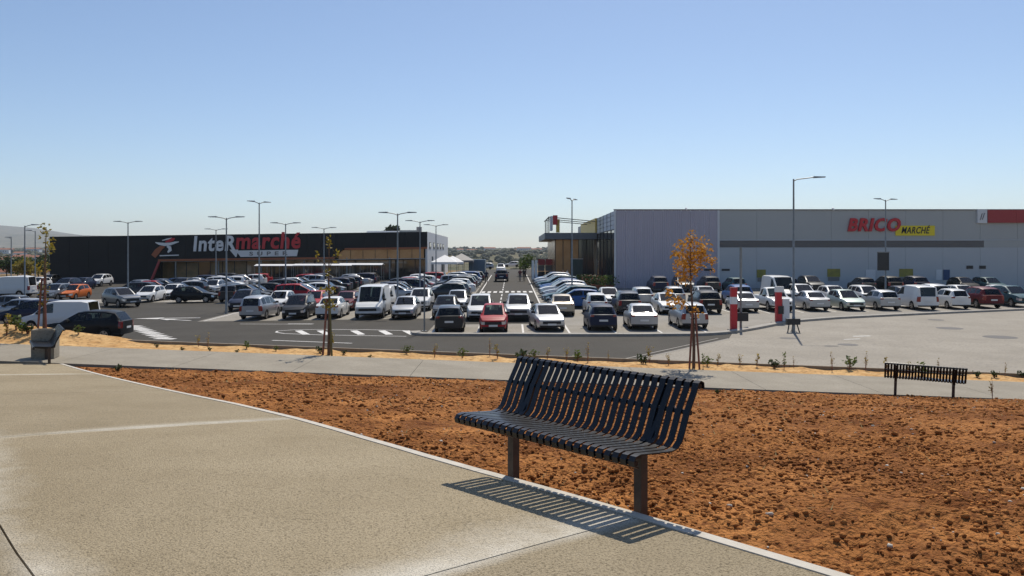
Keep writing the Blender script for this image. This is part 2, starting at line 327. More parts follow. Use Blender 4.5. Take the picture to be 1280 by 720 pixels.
JS = [0.0, s_of(2.9, 2.6) - 1.0, s_of(0.82, 5.2), s_of(-2.4, 9.45), s_of(-5.45, 13.4), s_of(-8.45, 17.2), SLEN - 0.02]
JT = [0.085, 3.12, 6.8, 10.3, 13.8]
PALE = {2: 1.7, 3: 1.45, 5: 1.2}
GAP = 0.006
for a in range(len(JS) - 1):
    for bq in range(len(JT) - 1):
        s0, s1 = JS[a] + GAP, JS[a + 1] - GAP; t0, t1 = JT[bq] + GAP, JT[bq + 1] - GAP
        ns = max(4, int((s1 - s0) / 0.14)); nt_ = max(4, int((t1 - t0) / 0.16))
        ss, tt = np.meshgrid(np.linspace(s0, s1, ns), np.linspace(t0, t1, nt_)); X, Y = strip_pt(ss.ravel(), tt.ravel()); Z = z_plaza(X, Y)
        i = np.arange(ns * nt_).reshape(nt_, ns); f = np.stack([i[:-1, :-1], i[1:, :-1], i[1:, 1:], i[:-1, 1:]], -1).reshape(-1, 4).tolist()
        v = np.stack([X, Y, Z], -1).tolist(); ring = list(i[0, :]) + list(i[1:, -1]) + list(i[-1, -2::-1]) + list(i[-2:0:-1, 0]); n0 = len(v)
        v += [(v[k][0], v[k][1], v[k][2] - 0.12) for k in ring]; m_ = len(ring)
        for k in range(m_): f.append((int(ring[k]), int(ring[(k + 1) % m_]), n0 + (k + 1) % m_, n0 + k))
        me = bpy.data.meshes.new('slab'); me.from_pydata(v, [], f); me.materials.append(M_plaza)
        bl = np.zeros(len(v)); S_ = ss.ravel(); T_ = tt.ravel()
        for j, w in PALE.items():
            dd = S_ - JS[j]; near = np.where(dd >= 0, np.exp(-dd / (0.36 if j == 2 else 0.24)), np.exp(dd / 0.04)); bl[:n0] = np.maximum(bl[:n0], near * w * (0.45 + 0.9 * vnoise(S_, T_, 0.9, j)))
        dt = T_ - JT[1]; bl[:n0] = np.maximum(bl[:n0], np.where(dt < 0, np.exp(dt / 0.38), np.exp(-dt / .1)) * 0.9 * (0.3 + vnoise(S_, T_, 1.1, 44)))
        at = me.attributes.new('bloom', 'FLOAT', 'POINT'); at.data.foreach_set('value', bl.astype(np.float32))
        link('slab', me, plaza)
# bedding below the slabs (dark joints)
ss, tt = np.meshgrid(np.linspace(0, SLEN, 60), np.linspace(0.02, 13.9, 24)); X, Y = strip_pt(ss.ravel(), tt.ravel()); i = np.arange(60 * 24).reshape(24, 60)
me = bpy.data.meshes.new('joint_bedding'); me.from_pydata(np.stack([X, Y, z_plaza(X, Y) - 0.05], -1).tolist(), [], np.stack([i[:-1, :-1], i[1:, :-1], i[1:, 1:], i[:-1, 1:]], -1).reshape(-1, 4).tolist())
me.materials.append(mat('joint_dirt', (0.05, 0.04, 0.03), 0.95)); link('joint_bedding', me, plaza)
# edging kerbs, one metre each
n = int(SLEN / 1.0)
for k in range(n):
    a0, a1 = k * SLEN / n + 0.003, (k + 1) * SLEN / n - 0.003; v = []
    for sq in np.linspace(a0, a1, 5):
        x0, y0 = strip_pt(np.array([sq]), np.array([0.0])); x1, y1 = strip_pt(np.array([sq]), np.array([0.084])); z0 = float(z_plaza(x0, y0)[0]) + 0.006; z1 = float(z_plaza(x1, y1)[0]) + 0.006
        v += [(x0[0], y0[0], z0 - 0.2), (x0[0], y0[0], z0), (x1[0], y1[0], z1), (x1[0], y1[0], z1 - 0.2)]
    f = []
    for q in range(4):
        o = q * 4; f += [(o + 0, o + 1, o + 5, o + 4), (o + 1, o + 2, o + 6, o + 5), (o + 2, o + 3, o + 7, o + 6)]
    f += [(0, 3, 2, 1), (16, 17, 18, 19)]
    MB().add(v, f).build('edging', M_edge, plaza)

# footpath across the view, in slabs
path = empty('path'); tag(path, kind='structure')
def zpf(x, y): return z_path(np.asarray(x, float)) + EYE + 0.0 * np.asarray(y)
xq = -46.0
while xq < 42:
    w = 2.9; x0, x1 = xq + 0.006, xq + w - 0.006; y0, y1 = 20.5, 23.8
    v = [(x, y, float(zpf(x, y)) + 0.01 + dz) for dz in (-0.15, 0) for x, y in ((x0, y0), (x1, y0), (x1, y1), (x0, y1))]
    MB().hexa(v).build('slab', M_conc, path); xq += w
MB().hexa([(x, y, float(zpf(x, y)) + dz) for dz in (-0.3, -0.05) for x, y in ((-46, 20.46), (42, 20.46), (42, 23.84), (-46, 23.84))]).build('path_bedding', mat('joint_dirt', (0.05, 0.04, 0.03), 0.95), path)

# sandy planting strip and the bank down to the road
def crest_z(x, y):
    m = sstep(-10.0, -15.5, x) * 0.42
    return zpf(x, y) + m * sstep(23.8, 25.6, y)
def z_strip(x, y):
    b = crest_z(x, np.minimum(y, 25.4)) - 0.03 + (vnoise(x, y, 0.8, 31) - .5) * 0.07 + (vnoise(x, y, 0.25, 32) - .5) * 0.05
    t = sstep(25.5, 29.2, y); return b * (1 - t) + (z_lot(x, y) - 0.03) * t
ys = np.concatenate([np.arange(23.8, 25.6, 0.09), np.arange(25.6, 29.7, 0.25)])
st = link('planting_strip', grid_mesh('planting_strip', np.concatenate([np.arange(-60, -18, 0.4), np.arange(-18, 18, 0.1), np.arange(18, 45, 0.4)]), ys, z_strip, M_sand)); tag(st, kind='structure')
# low edging along the crest
xq = -12.6; ed = empty('crest_edging'); tag(ed, kind='structure')
while xq < 30:
    x0, x1 = xq + .004, xq + .996
    MB().hexa([(x, y, float(zpf(x, y)) + dz) for dz in (-0.25, 0.05) for x, y in ((x0, 25.42), (x1, 25.42), (x1, 25.54), (x0, 25.54))]).build('kerb', mat('weathered_edging', (.20, .165, .12), .9, c2=(.28, .23, .17), scale=4), ed); xq += 1.0

# ------------------------------------------------------------------ car park surfaces and paint
road = empty('road'); tag(road, kind='structure')
link('asphalt', grid_mesh('asphalt', np.array([-75., 0, 62]), np.array([28.9, 138.]), lambda x, y: z_lot(x, y), M_asph, False), road)
link('asphalt', grid_mesh('asphalt', np.array([-11., 0, 4.6]), np.array([138., 185]), lambda x, y: z_lot(x, y), M_asph, False), road)
def line(p, q, w, m=M_paint, dz=0.012, name='painted_line'):
    p = Vector(p); q = Vector(q); d = (q - p).normalized(); nrm = Vector((-d.y, d.x)) * w / 2
    return sheet(name, [tuple(p - nrm), tuple(q - nrm), tuple(q + nrm), tuple(p + nrm)], dz, m, road)
def rect(name, x0, x1, y0, y1, dz, m):
    if x0 < 0 < x1: rect(name, x0, 0, y0, y1, dz, m); rect(name, 0, x1, y0, y1, dz, m); return
    sheet(name, [(x0, y0), (x1, y0), (x1, y1), (x0, y1)], dz, m, road)
# kerb of the middle island and of the right-hand drive
KP = [lot(*p) for p in ((513, 416.5), (514.5, 418.5), (520, 420), (600, 420.5), (700, 420.7), (800, 420.7), (880, 420), (915, 417.5), (945, 412.5), (970, 407.5), (995, 403), (1050, 398.8), (1120, 395.3), (1200, 391.6), (1290, 387.8), (1400, 383))]
KP = np.array(KP)
ks = np.concatenate([[0], np.cumsum(np.hypot(*(KP[1:] - KP[:-1]).T))])
kerb = empty('kerb_line'); tag(kerb, kind='structure')
def kpt(s): return np.array([np.interp(s, ks, KP[:, 0]), np.interp(s, ks, KP[:, 1])])
def knorm(s):
    d = kpt(min(s + .4, ks[-1])) - kpt(max(s - .4, 0)); d /= np.hypot(*d); return np.array([-d[1], d[0]])
nk = int(ks[-1] / 1.0)
for k in range(nk):
    a, b = k * ks[-1] / nk + .004, (k + 1) * ks[-1] / nk - .004; p, q = kpt(a), kpt(b); na, nb = knorm(a) * .55, knorm(b) * .55
    c = [p, q, q + nb, p + na]
    MB().hexa([(x, y, float(z_lot(x, y)) + dz) for dz in (-.1, .14) for x, y in c]).build('kerb_stone', M_kerb, kerb)
# paler paving: the drive on the right and all the parking bays
A = lot(911, 423.5); Bp = lot(765, 456)
slope = (A[0] - Bp[0]) / (A[1] - Bp[1]); xn = Bp[0] + (29.2 - Bp[1]) * slope
kk = [tuple(p) for p in KP[7:]]
sheet('drive_paving', [(xn, 29.2), (61.5, 29.2), (61.5, kk[-1][1])] + kk[::-1] + [A], 0.006, M_drive, road)
line(A, (xn, 29.2), 0.10, M_kerb, 0.016); line((A[0] - .55, A[1] + .1), (xn - .55, 29.2), 0.09, M_kerb, 0.016)
rect('bay_paving', -4.9, 2.4, 46.9, 53.0, 0.004, M_bay)
sheet('bay_paving', [(2.4, 46.9)] + [(p[0], p[1] + .5) for p in KP[6:]] + [(61.5, KP[-1][1] + 4), (61.5, 94.7), (2.4, 94.7)], 0.003, M_bay, road)
rect('bay_paving', -21.6, -3.2, 57.6, 69.0, 0.004, M_bay)
COLS = (-8.4, -22.0, -36.4)
for c in COLS: rect('bay_paving', c - 4.7, c + 4.7, 75.5 if c > -30 else 84.5, 114, 0.004, M_bay)
rect('bay_paving', -44, -29, 78.5, 84.4, 0.004, M_bay)
# bay lines
for x in np.arange(-4.6, 13.3, 2.62): line((x, 47.2), (x, 52.6), 0.12)
for x in np.arange(3.0, 46, 2.62):
    y0 = 58.5 + max(0, (x - 8)) * 0.22; line((x, y0), (x, y0 + 10.4), 0.12)
for x in np.arange(-21.2, -3.3, 2.6): line((x, 57.8), (x, 68.6), 0.12)
for x in np.arange(14, 56, 2.7): line((x, 86.5), (x, 91.6), 0.12)
for c in COLS:
    for y in np.arange(76 if c > -30 else 85, 113.5, 2.6): line((c - 4.6, y), (c + 4.6, y), 0.12)
for x in np.arange(-43, -29, 2.6): line((x, 78.8), (x, 84.2), 0.12)
# central road lines, stop lines and carriageway paint
for x in (-3.3, 2.35): line((x, 62), (x, 136), 0.12)
y = 61.0
while y < 132: line((-1.0, y), (-1.0, y + 3.0), 0.11); y += 5.0
for k in range(9): line((-3.0 + k * .62, 86.8), (-3.0 + k * .62, 89.4), 0.36, name='zebra_stripe')
def pxline(a, b, w): line(lot(*a), lot(*b), w)
pxline((340, 425.6), (440, 429.3), 0.15)
pxline((300, 405.2), (390, 405.4), 0.12); pxline((360, 404.9), (392, 405), 0.16)
# teardrop island painted on the asphalt with chevrons
td = [lot(*p) for p in ((512, 413.6), (455, 412.2), (400, 412.0), (365, 412.6), (347, 414.0), (345, 415.6), (356, 417.2), (400, 418.8), (455, 419.8), (508, 420.6))]
for a, b in zip(td[:-1], td[1:]): line(a, b, 0.13)
for x in (378, 405, 447, 482, 512):
    a = lot(x - 5, 413.4); b = lot(x + 5, 418.4); line(a, b, 0.42, name='chevron')
# zebra crossing by the left-hand bays
za, zb = lot(166, 407.5), lot(206, 423.6)
for k in range(10):
    t = k / 9; x = za[0] + (zb[0] - za[0]) * t; y = za[1] + (zb[1] - za[1]) * t
    line((x - .62, y + .2), (x + .62, y - .2), 0.5, name='zebra_stripe')
# turn arrow
ax, ay = lot(205, 398)
def arrow(ax, ay, rot, s=1.0):
    P = [(-2.6, 0.16), (0.2, 0.16), (0.2, 0.62), (2.2, 0), (0.2, -0.62), (0.2, -0.16), (-2.6, -0.16)]
    c, q = math.cos(rot), math.sin(rot); sheet('arrow_marking', [(ax + (x * c - y * q) * s, ay + (x * q + y * c) * s) for x, y in P], 0.013, M_paint, road)
arrow(ax, ay, R(180)); arrow(ax + 1.2, ay - 1.3, R(150), .7)
for px, py, r in ((1187, 410.5, .75), (1250, 421.6, .85), (1060, 431, .5), (985, 423, .45), (132, 402, .5), (1170, 400, .5)):
    cx, cy = lot(px, py); sheet('manhole_cover', [(cx + r * math.cos(a), cy + r * math.sin(a)) for a in np.linspace(0, 6.283, 20, endpoint=False)], 0.012, mat('cast_iron', (0.07, 0.065, 0.06), 0.7), road)
pxline((1055, 424.5), (1075, 423.8), 0.16); pxline((1066, 420.6), (1088, 420.0), 0.22)

# ------------------------------------------------------------------ benches
def bench_meshes():
    L, hs, ds, hb, rb = 1.75, 0.472, 0.43, 0.852, 0.165; N = 27
    # slat centre line in (v, z): v positive toward the front
    prof = [(ds / 2 - .025, hs - .075), (ds / 2 + .012, hs - .06), (ds / 2 + .018, hs - .03), (ds / 2, hs - .006), (ds / 2 - .04, hs + .002), (0.0, hs - .014), (-ds / 2 + .10, hs - .022), (-ds / 2 + .04, hs - .012), (-ds / 2, hs + .022),
            (-ds / 2 - .028, hs + .08), (-ds / 2 - rb * .45, hs + .19), (-ds / 2 - rb * .92, hb - .06), (-ds / 2 - rb - .005, hb - .012), (-ds / 2 - rb - .03, hb), (-ds / 2 - rb - .058, hb - .012), (-ds / 2 - rb - .062, hb - .05)]
    prof = [Vector((0, -a, b)) for a, b in prof]       # local: x along the bench, -y front
    b = MB(); w, t = 0.046, 0.008; vs = []; fs = []
    for i, p in enumerate(prof):
        tg = (prof[min(i + 1, len(prof) - 1)] - prof[max(i - 1, 0)]).normalized(); nn = Vector((1, 0, 0)).cross(tg)
        for sx, sn in ((-1, -1), (1, -1), (1, 1), (-1, 1)): vs.append(p + Vector((sx * w / 2, 0, 0)) + nn * sn * t / 2)
    for i in range(len(prof) - 1):
        for k in range(4): fs.append((i * 4 + k, i * 4 + (k + 1) % 4, i * 4 + 4 + (k + 1) % 4, i * 4 + 4 + k))
    fs += [(3, 2, 1, 0), tuple(len(vs) - 4 + k for k in range(4))]
    b.add(vs, fs); return b.mesh('slat', M_bench, 30), L, N, ds, hs, hb, rb
def bench(loc, yaw, label, leg_drop=0.12):
    me, L, N, ds, hs, hb, rb = bench_meshes(); o = empty('bench', loc, yaw); tag(o, label, 'bench', 'slatted steel benches by the paths')
    for k in range(N):
        s = link('slat', me, o); s.location = (-L / 2 + .021 + k * (L - .042) / (N - 1), 0, 0)
    yb = ds / 2
    for y, z, nm in ((-ds / 2 + .008, hs - .045, 'front_rail'), (yb + rb + .03, hb - .032, 'top_rail'), (yb + rb * .5 + .012, hs + .19, 'back_rail')):
        MB().tube([(-L / 2 + .004, y, z), (L / 2 - .004, y, z)], .016, 10).build(nm, M_bench, o, 40)
    li = .255; lo = .124
    for sx in (-1, 1):
        x = sx * (L / 2 - li)
        MB().box((x, lo, (hs - .05 - leg_drop) / 2), (.062, .062, hs - .05 + leg_drop)).build('leg', M_post, o)
        q = MB(); pts = [(-ds / 2 + .03, hs - .032), (-ds / 2 + .03, hs - .058), (lo - .05, hs - .10), (yb + .03, hs - .07), (yb + .05, hs + .03), (yb + rb + .03, hb - .06), (yb + rb + .005, hb - .045), (yb + .02, hs + .07), (yb - .05, hs - .028)]
        q.prism(pts, (x - .03, 0, 0), (0, 1, 0), (0, 0, 1), (.06, 0, 0)); q.build('bracket', M_bench, o)
    return o
zb0 = float(z_soil0(0.32, 5.74)[0])
bench((0.322, 5.743, EYE - 1.66), -0.86, 'black slatted steel bench standing on soil at the edge of the plaza')
x2, y2 = 9.86, 20.18
bench((x2, y2 - .05, float(z_soil0(x2, y2)[0]) - 0.0), R(180 - 24), 'black slatted bench beyond the bare soil, backing onto it and facing the footpath', 0.2).rotation_euler = (0, -0.03, R(156))
x3, y3 = -11.5, 20.55
bench((x3, y3, float(zpf(x3, y3)) + .01), R(-58), 'slatted bench next to the concrete block by the black parked SUV')
# concrete litter block beside the far-left bench
q = MB(); q.box((0, 0, .38), (.62, .55, .76)); bx_ = empty('litter_bin', (-11.86, 21.35, float(zpf(-11.86, 21.35)) + .012), R(14)); bx_.scale = (.8, .8, .95)
w_ = .06
b1 = MB()
for c, d in (((-.30, 0, .38), (.06, .6, .76)), ((.30, 0, .38), (.06, .6, .76)), ((0, -.28, .38), (.54, .06, .76)), ((0, .28, .38), (.54, .06, .76)), ((0, 0, .04), (.54, .5, .06))): b1.box(c, d)
b1.build('housing', M_conc, bx_); MB().tube([(0, 0, .10), (0, 0, .70)], .2, 16).build('liner', M_dark, bx_); tag(bx_, 'square concrete litter bin beside the slatted bench at the path junction', 'bin')

# ------------------------------------------------------------------ lamp posts
def lamp(px, d, h, arm, sides, rz, label, pole_mat=M_galv):
    x = (px - 640) / FPX * d; z = float(z_lot(x, d)); o = empty('lamp_post', (x, d, z), rz); tag(o, label, 'lamp post', 'car park lamp posts')
    MB().tube([(0, 0, 0), (0, 0, .9), (0, 0, .92), (0, 0, h)], [.09, .09, .075, .045], 10).build('pole', pole_mat, o, 40)
    b = MB(); b.box((0, 0, .015), (.36, .36, .03)); 
    for sx in (-1, 1):
        for sy in (-1, 1): b.tube([(sx * .13, sy * .13, .03), (sx * .13, sy * .13, .08)], .018, 6)
    b.build('base_plate', M_galv, o)
    for s in sides:
        MB().tube([(0, 0, h - .12), (s * .2, 0, h - .02), (s * (arm - .5), 0, h + .06 + .02 * arm)], .03, 8).build('arm', pole_mat, o, 40)
        zz = h + .06 + .02 * arm
        MB().hexa([(s * (arm - .55), -.12, zz - .05), (s * (arm + .1), -.10, zz - .02), (s * (arm + .1), .10, zz - .02), (s * (arm - .55), .12, zz - .05), (s * (arm - .55), -.10, zz + .05), (s * (arm + .1), -.07, zz + .03), (s * (arm + .1), .07, zz + .03), (s * (arm - .55), .10, zz + .05)]).build('lamp_head', M_lamp, o)
    return o
lamp(992, 47.9, 8.75, 1.65, (1,), R(-6), 'tall single-arm lamp post on the kerb beside the red pillar with the white cabinet')
lamp(1107, 71, 8.75, 1.15, (-1, 1), R(22), 'double-arm lamp post carrying a black board in front of the grey store')
lamp(715, 70, 8.7, 1.2, (-1, 1), R(68), 'lamp post with splayed arms beside the glazed store entrance')
lamp(324, 70, 8.75, 1.1, (-1, 1), R(58), 'tallest lamp post among the cars before the charcoal supermarket')
for px, d, h, lb in ((283, 64, 7.3, 'double-arm lamp post beside the silver people carrier parked at the row end'), (160, 81, 7.6, 'double-arm lamp post before the plain charcoal wall end'), (497, 61, 7.35, 'double-arm lamp post just behind the big white van'),
                     (357, 77, 7.15, 'double-arm lamp post before the red word on the supermarket sign'), (525, 79, 7.25, 'double-arm lamp post before the white corner of the supermarket'), (545, 94, 7.2, 'double-arm lamp post before the small windows of the white side wall'),
                     (270, 101, 7.2, 'far double-arm lamp post before the white word on the supermarket sign'), (405, 94, 7.05, 'far double-arm lamp post just right of the supermarket lettering')):
    lamp(px, d, h, 1.28, (-1, 1), 0, lb)
lamp(31, 74, 7.2, 1.15, (1,), 0, 'single-arm lamp post left of the supermarket in front of the hills')
lamp(14, 92, 6.4, .5, (-1,), R(30), 'short lamp post far left in front of the hills')
lamp(44, 96, 7.2, .9, (-1,), R(30), 'thin lamp post by the far end of the charcoal wall')
# black board on the lamp post
zb_ = float(z_lot(31.5, 71)); o = empty('notice_board', (31.5, 70.7, zb_)); xx = (1104 - 640) / FPX * 70.7 - 31.5
MB().box((xx, 0, 3.55), (.95, .10, 1.5)).build('panel', M_dark, o); MB().box((xx, 0, 4.34), (1.02, .13, .08)).build('frame', M_galv, o); MB().box((xx + .05, .12, 3.6), (.1, .16, .1)).build('bracket', M_galv, o)
tag(o, 'black vertical board fixed to the lamp post before the grey store', 'board')
# plain post, red pillars, cabinets, small stand
def on_lot(px, py): x, y = lot(px, py); return x, y, float(z_lot(x, y))
x, y, z = on_lot(926, 411); o = empty('steel_post', (x, y, z)); tag(o, 'plain grey steel post with a black box low down between the red pillars', 'post')
MB().tube([(0, 0, 0), (0, 0, 4.85)], .075, 12).build('pole', M_galv, o, 40); MB().box((.02, -.17, .72), (.72, .2, .5)).build('box', M_dark, o); MB().box((.02, 0, .72), (.1, .3, .1)).build('clamp', M_galv, o)
x, y, z = on_lot(917, 413); o = empty('red_pillar', (x, y, z)); tag(o, 'slim red pillar with a white band next to the plain steel post', 'pillar')
MB().box((0, 0, 1.2), (.36, .3, 2.4)).build('body', M_red, o); MB().box((0, -.005, 1.75), (.372, .31, .42)).build('white_band', M_white, o); MB().box((0, 0, 2.46), (.4, .34, .12)).build('cap', M_redfascia, o); MB().box((0, 0, .03), (.6, .5, .06)).build('plinth', M_dark, o)
x, y, z = on_lot(973, 404); o = empty('red_pillar', (x, y, z)); tag(o, 'red pillar with white top and white side cabinet by the tall lamp post', 'pillar')
MB().box((0, 0, 1.0), (.36, .32, 2.0)).build('body', M_red, o); MB().box((.05, 0, 2.16), (.5, .34, .36)).build('top_panel', M_white, o); MB().box((.44, .02, .8), (.44, .36, 1.5)).build('cabinet', M_wallwhite, o); MB().box((.1, -.02, .85), (.34, .42, .5)).build('screen', M_dark, o); MB().box((.15, 0, .03), (1.1, .6, .06)).build('plinth', M_dark, o)
x, y, z = on_lot(989, 415); o = empty('barrier_stand', (x, y, z)); tag(o, 'low black stand on splayed feet at the foot of the tall lamp post', 'stand')
MB().box((0, -.3, .62), (.75, .3, .34)).build('box', M_dark, o)
for sx in (-1, 1): MB().tube([(sx * .22, -.3, .5), (sx * .34, -.42, 0)], .035, 6).build('leg', M_dark, o)
MB().tube([(0, -.3, .5), (0, -.08, 0)], .035, 6).build('leg', M_dark, o)
x, y, z = on_lot(530, 417); o = empty('sign_post', (x, y + .2, z + .13)); tag(o, 'bare galvanised post on the tip of the kerbed island', 'post')
MB().tube([(0, 0, 0), (0, 0, 3.3)], .05, 10).build('pole', M_galv, o, 40); MB().tube([(0, 0, 3.3), (0, 0, 3.34)], .056, 10).build('cap', M_dark, o); MB().box((0, 0, .012), (.25, .25, .024)).build('base_plate', M_galv, o)
# ------------------------------------------------------------------ cars
SPEC = {
 'hatchback': dict(L=4.0, W=1.74, belt=[(-2.0, .96), (-1.6, 1.0), (-.4, .97), (.8, .93), (1.2, .89), (1.75, .79), (2.0, .70)], roof=[(-1.96, 1.0), (-1.66, 1.37), (-1.2, 1.45), (-.4, 1.48), (.1, 1.43), (.98, .92)], ws=(.1, .98), rw=(-1.96, -1.66), side=[(-1.5, -.62), (-.54, .62)], wx=(-1.22, 1.28), wr=.31, sill=.22),
 'city car': dict(L=3.6, W=1.64, belt=[(-1.8, .98), (-1.4, 1.0), (-.3, .98), (.85, .96), (1.2, .92), (1.65, .82), (1.8, .72)], roof=[(-1.77, 1.0), (-1.52, 1.40), (-1.1, 1.48), (-.2, 1.51), (.25, 1.46), (1.08, .94)], ws=(.25, 1.08), rw=(-1.77, -1.52), side=[(-1.36, -.5), (-.42, .75)], wx=(-1.14, 1.16), wr=.29, sill=.2),
 'saloon': dict(L=4.45, W=1.75, belt=[(-2.22, .90), (-2.1, .99), (-1.3, 1.0), (-.3, .97), (.9, .93), (1.4, .87), (2.0, .77), (2.22, .68)], roof=[(-1.62, .99), (-.98, 1.34), (-.5, 1.42), (0, 1.42), (.3, 1.37), (1.12, .92)], ws=(.3, 1.12), rw=(-1.62, -.98), side=[(-1.12, -.34), (-.26, .82)], wx=(-1.3, 1.36), wr=.31, sill=.21),
 'estate car': dict(L=4.5, W=1.75, belt=[(-2.25, .94), (-1.8, 1.0), (-.4, .98), (.95, .93), (1.4, .88), (2.0, .78), (2.25, .68)], roof=[(-2.21, .98), (-1.98, 1.38), (-1.5, 1.46), (-.2, 1.48), (.35, 1.42), (1.18, .92)], ws=(.35, 1.18), rw=(-2.21, -1.98), side=[(-1.86, -1.2), (-1.12, -.3), (-.22, .88)], wx=(-1.32, 1.38), wr=.31, sill=.22),
 'SUV': dict(L=4.4, W=1.83, belt=[(-2.2, 1.05), (-1.7, 1.12), (-.4, 1.08), (.9, 1.05), (1.4, 1.02), (1.95, .93), (2.2, .82)], roof=[(-2.13, 1.1), (-1.82, 1.50), (-1.3, 1.60), (-.3, 1.63), (.2, 1.57), (1.12, 1.05)], ws=(.2, 1.12), rw=(-2.13, -1.82), side=[(-1.66, -1.1), (-1.03, -.3), (-.22, .82)], wx=(-1.31, 1.36), wr=.345, sill=.27),
 'people carrier': dict(L=4.3, W=1.79, belt=[(-2.15, .98), (-1.7, 1.02), (-.4, 1.0), (1.0, .98), (1.4, .94), (1.95, .83), (2.15, .72)], roof=[(-2.12, 1.0), (-1.92, 1.48), (-1.4, 1.58), (-.2, 1.61), (.3, 1.55), (1.35, .95)], ws=(.3, 1.35), rw=(-2.12, -1.92), side=[(-1.8, -1.15), (-1.07, -.2), (-.12, 1.0)], wx=(-1.3, 1.36), wr=.315, sill=.22),
 'small van': dict(L=4.4, W=1.82, belt=[(-2.2, 1.04), (-1.7, 1.05), (-.2, 1.05), (1.1, 1.03), (1.5, .99), (2.0, .88), (2.2, .75)], roof=[(-2.18, 1.05), (-2.08, 1.72), (-1.7, 1.80), (0, 1.82), (.45, 1.74), (1.4, 1.0)], ws=(.45, 1.4), rw=(-2.185, -2.08), side=[(.02, 1.08)], wx=(-1.36, 1.4), wr=.31, sill=.22),
 'large van': dict(L=5.1, W=2.0, belt=[(-2.55, 1.2), (-2.0, 1.22), (0, 1.22), (1.5, 1.2), (1.9, 1.14), (2.35, 1.0), (2.55, .86)], roof=[(-2.53, 1.22), (-2.45, 2.12), (-2.1, 2.2), (0, 2.22), (.95, 2.14), (1.9, 1.15)], ws=(.95, 1.9), rw=(-2.535, -2.45), side=[(.55, 1.6)], wx=(-1.6, 1.65), wr=.34, sill=.26),
 'pickup': dict(L=5.1, W=1.82, belt=[(-2.55, 1.02), (-.72, 1.04), (.3, 1.05), (1.2, 1.05), (1.7, 1.01), (2.35, .93), (2.55, .82)], roof=[(-.86, 1.03), (-.66, 1.62), (-.2, 1.70), (.2, 1.70), (.5, 1.64), (1.25, 1.05)], ws=(.5, 1.25), rw=(-.86, -.66), side=[(-.56, -.02), (.06, .95)], wx=(-1.5, 1.6), wr=.37, sill=.32),
}
PAINT = {'white': (.70, .70, .68), 'silver': (.40, .41, .42), 'grey': (.16, .165, .17), 'dark grey': (.035, .038, .042), 'black': (.008, .009, .011), 'navy': (.012, .02, .05), 'blue': (.03, .10, .28),
         'red': (.36, .012, .02), 'dark red': (.12, .01, .014), 'orange': (.55, .13, .02), 'beige': (.42, .37, .29), 'teal': (.03, .09, .11), 'pale green': (.36, .42, .38)}
def paint(c):
    metal = 0.55 if c in ('silver', 'grey', 'beige', 'dark grey', 'pale green') else 0.0
    deep = c in ('red', 'dark red', 'orange', 'blue', 'navy', 'black', 'teal')
    return mat('car_paint_' + c.replace(' ', '_'), PAINT[c], 0.45 if deep else 0.38, metal=metal, coat=0.14 if deep else 0.4, spec=0.2 if deep else 0.35)
CARM = {}
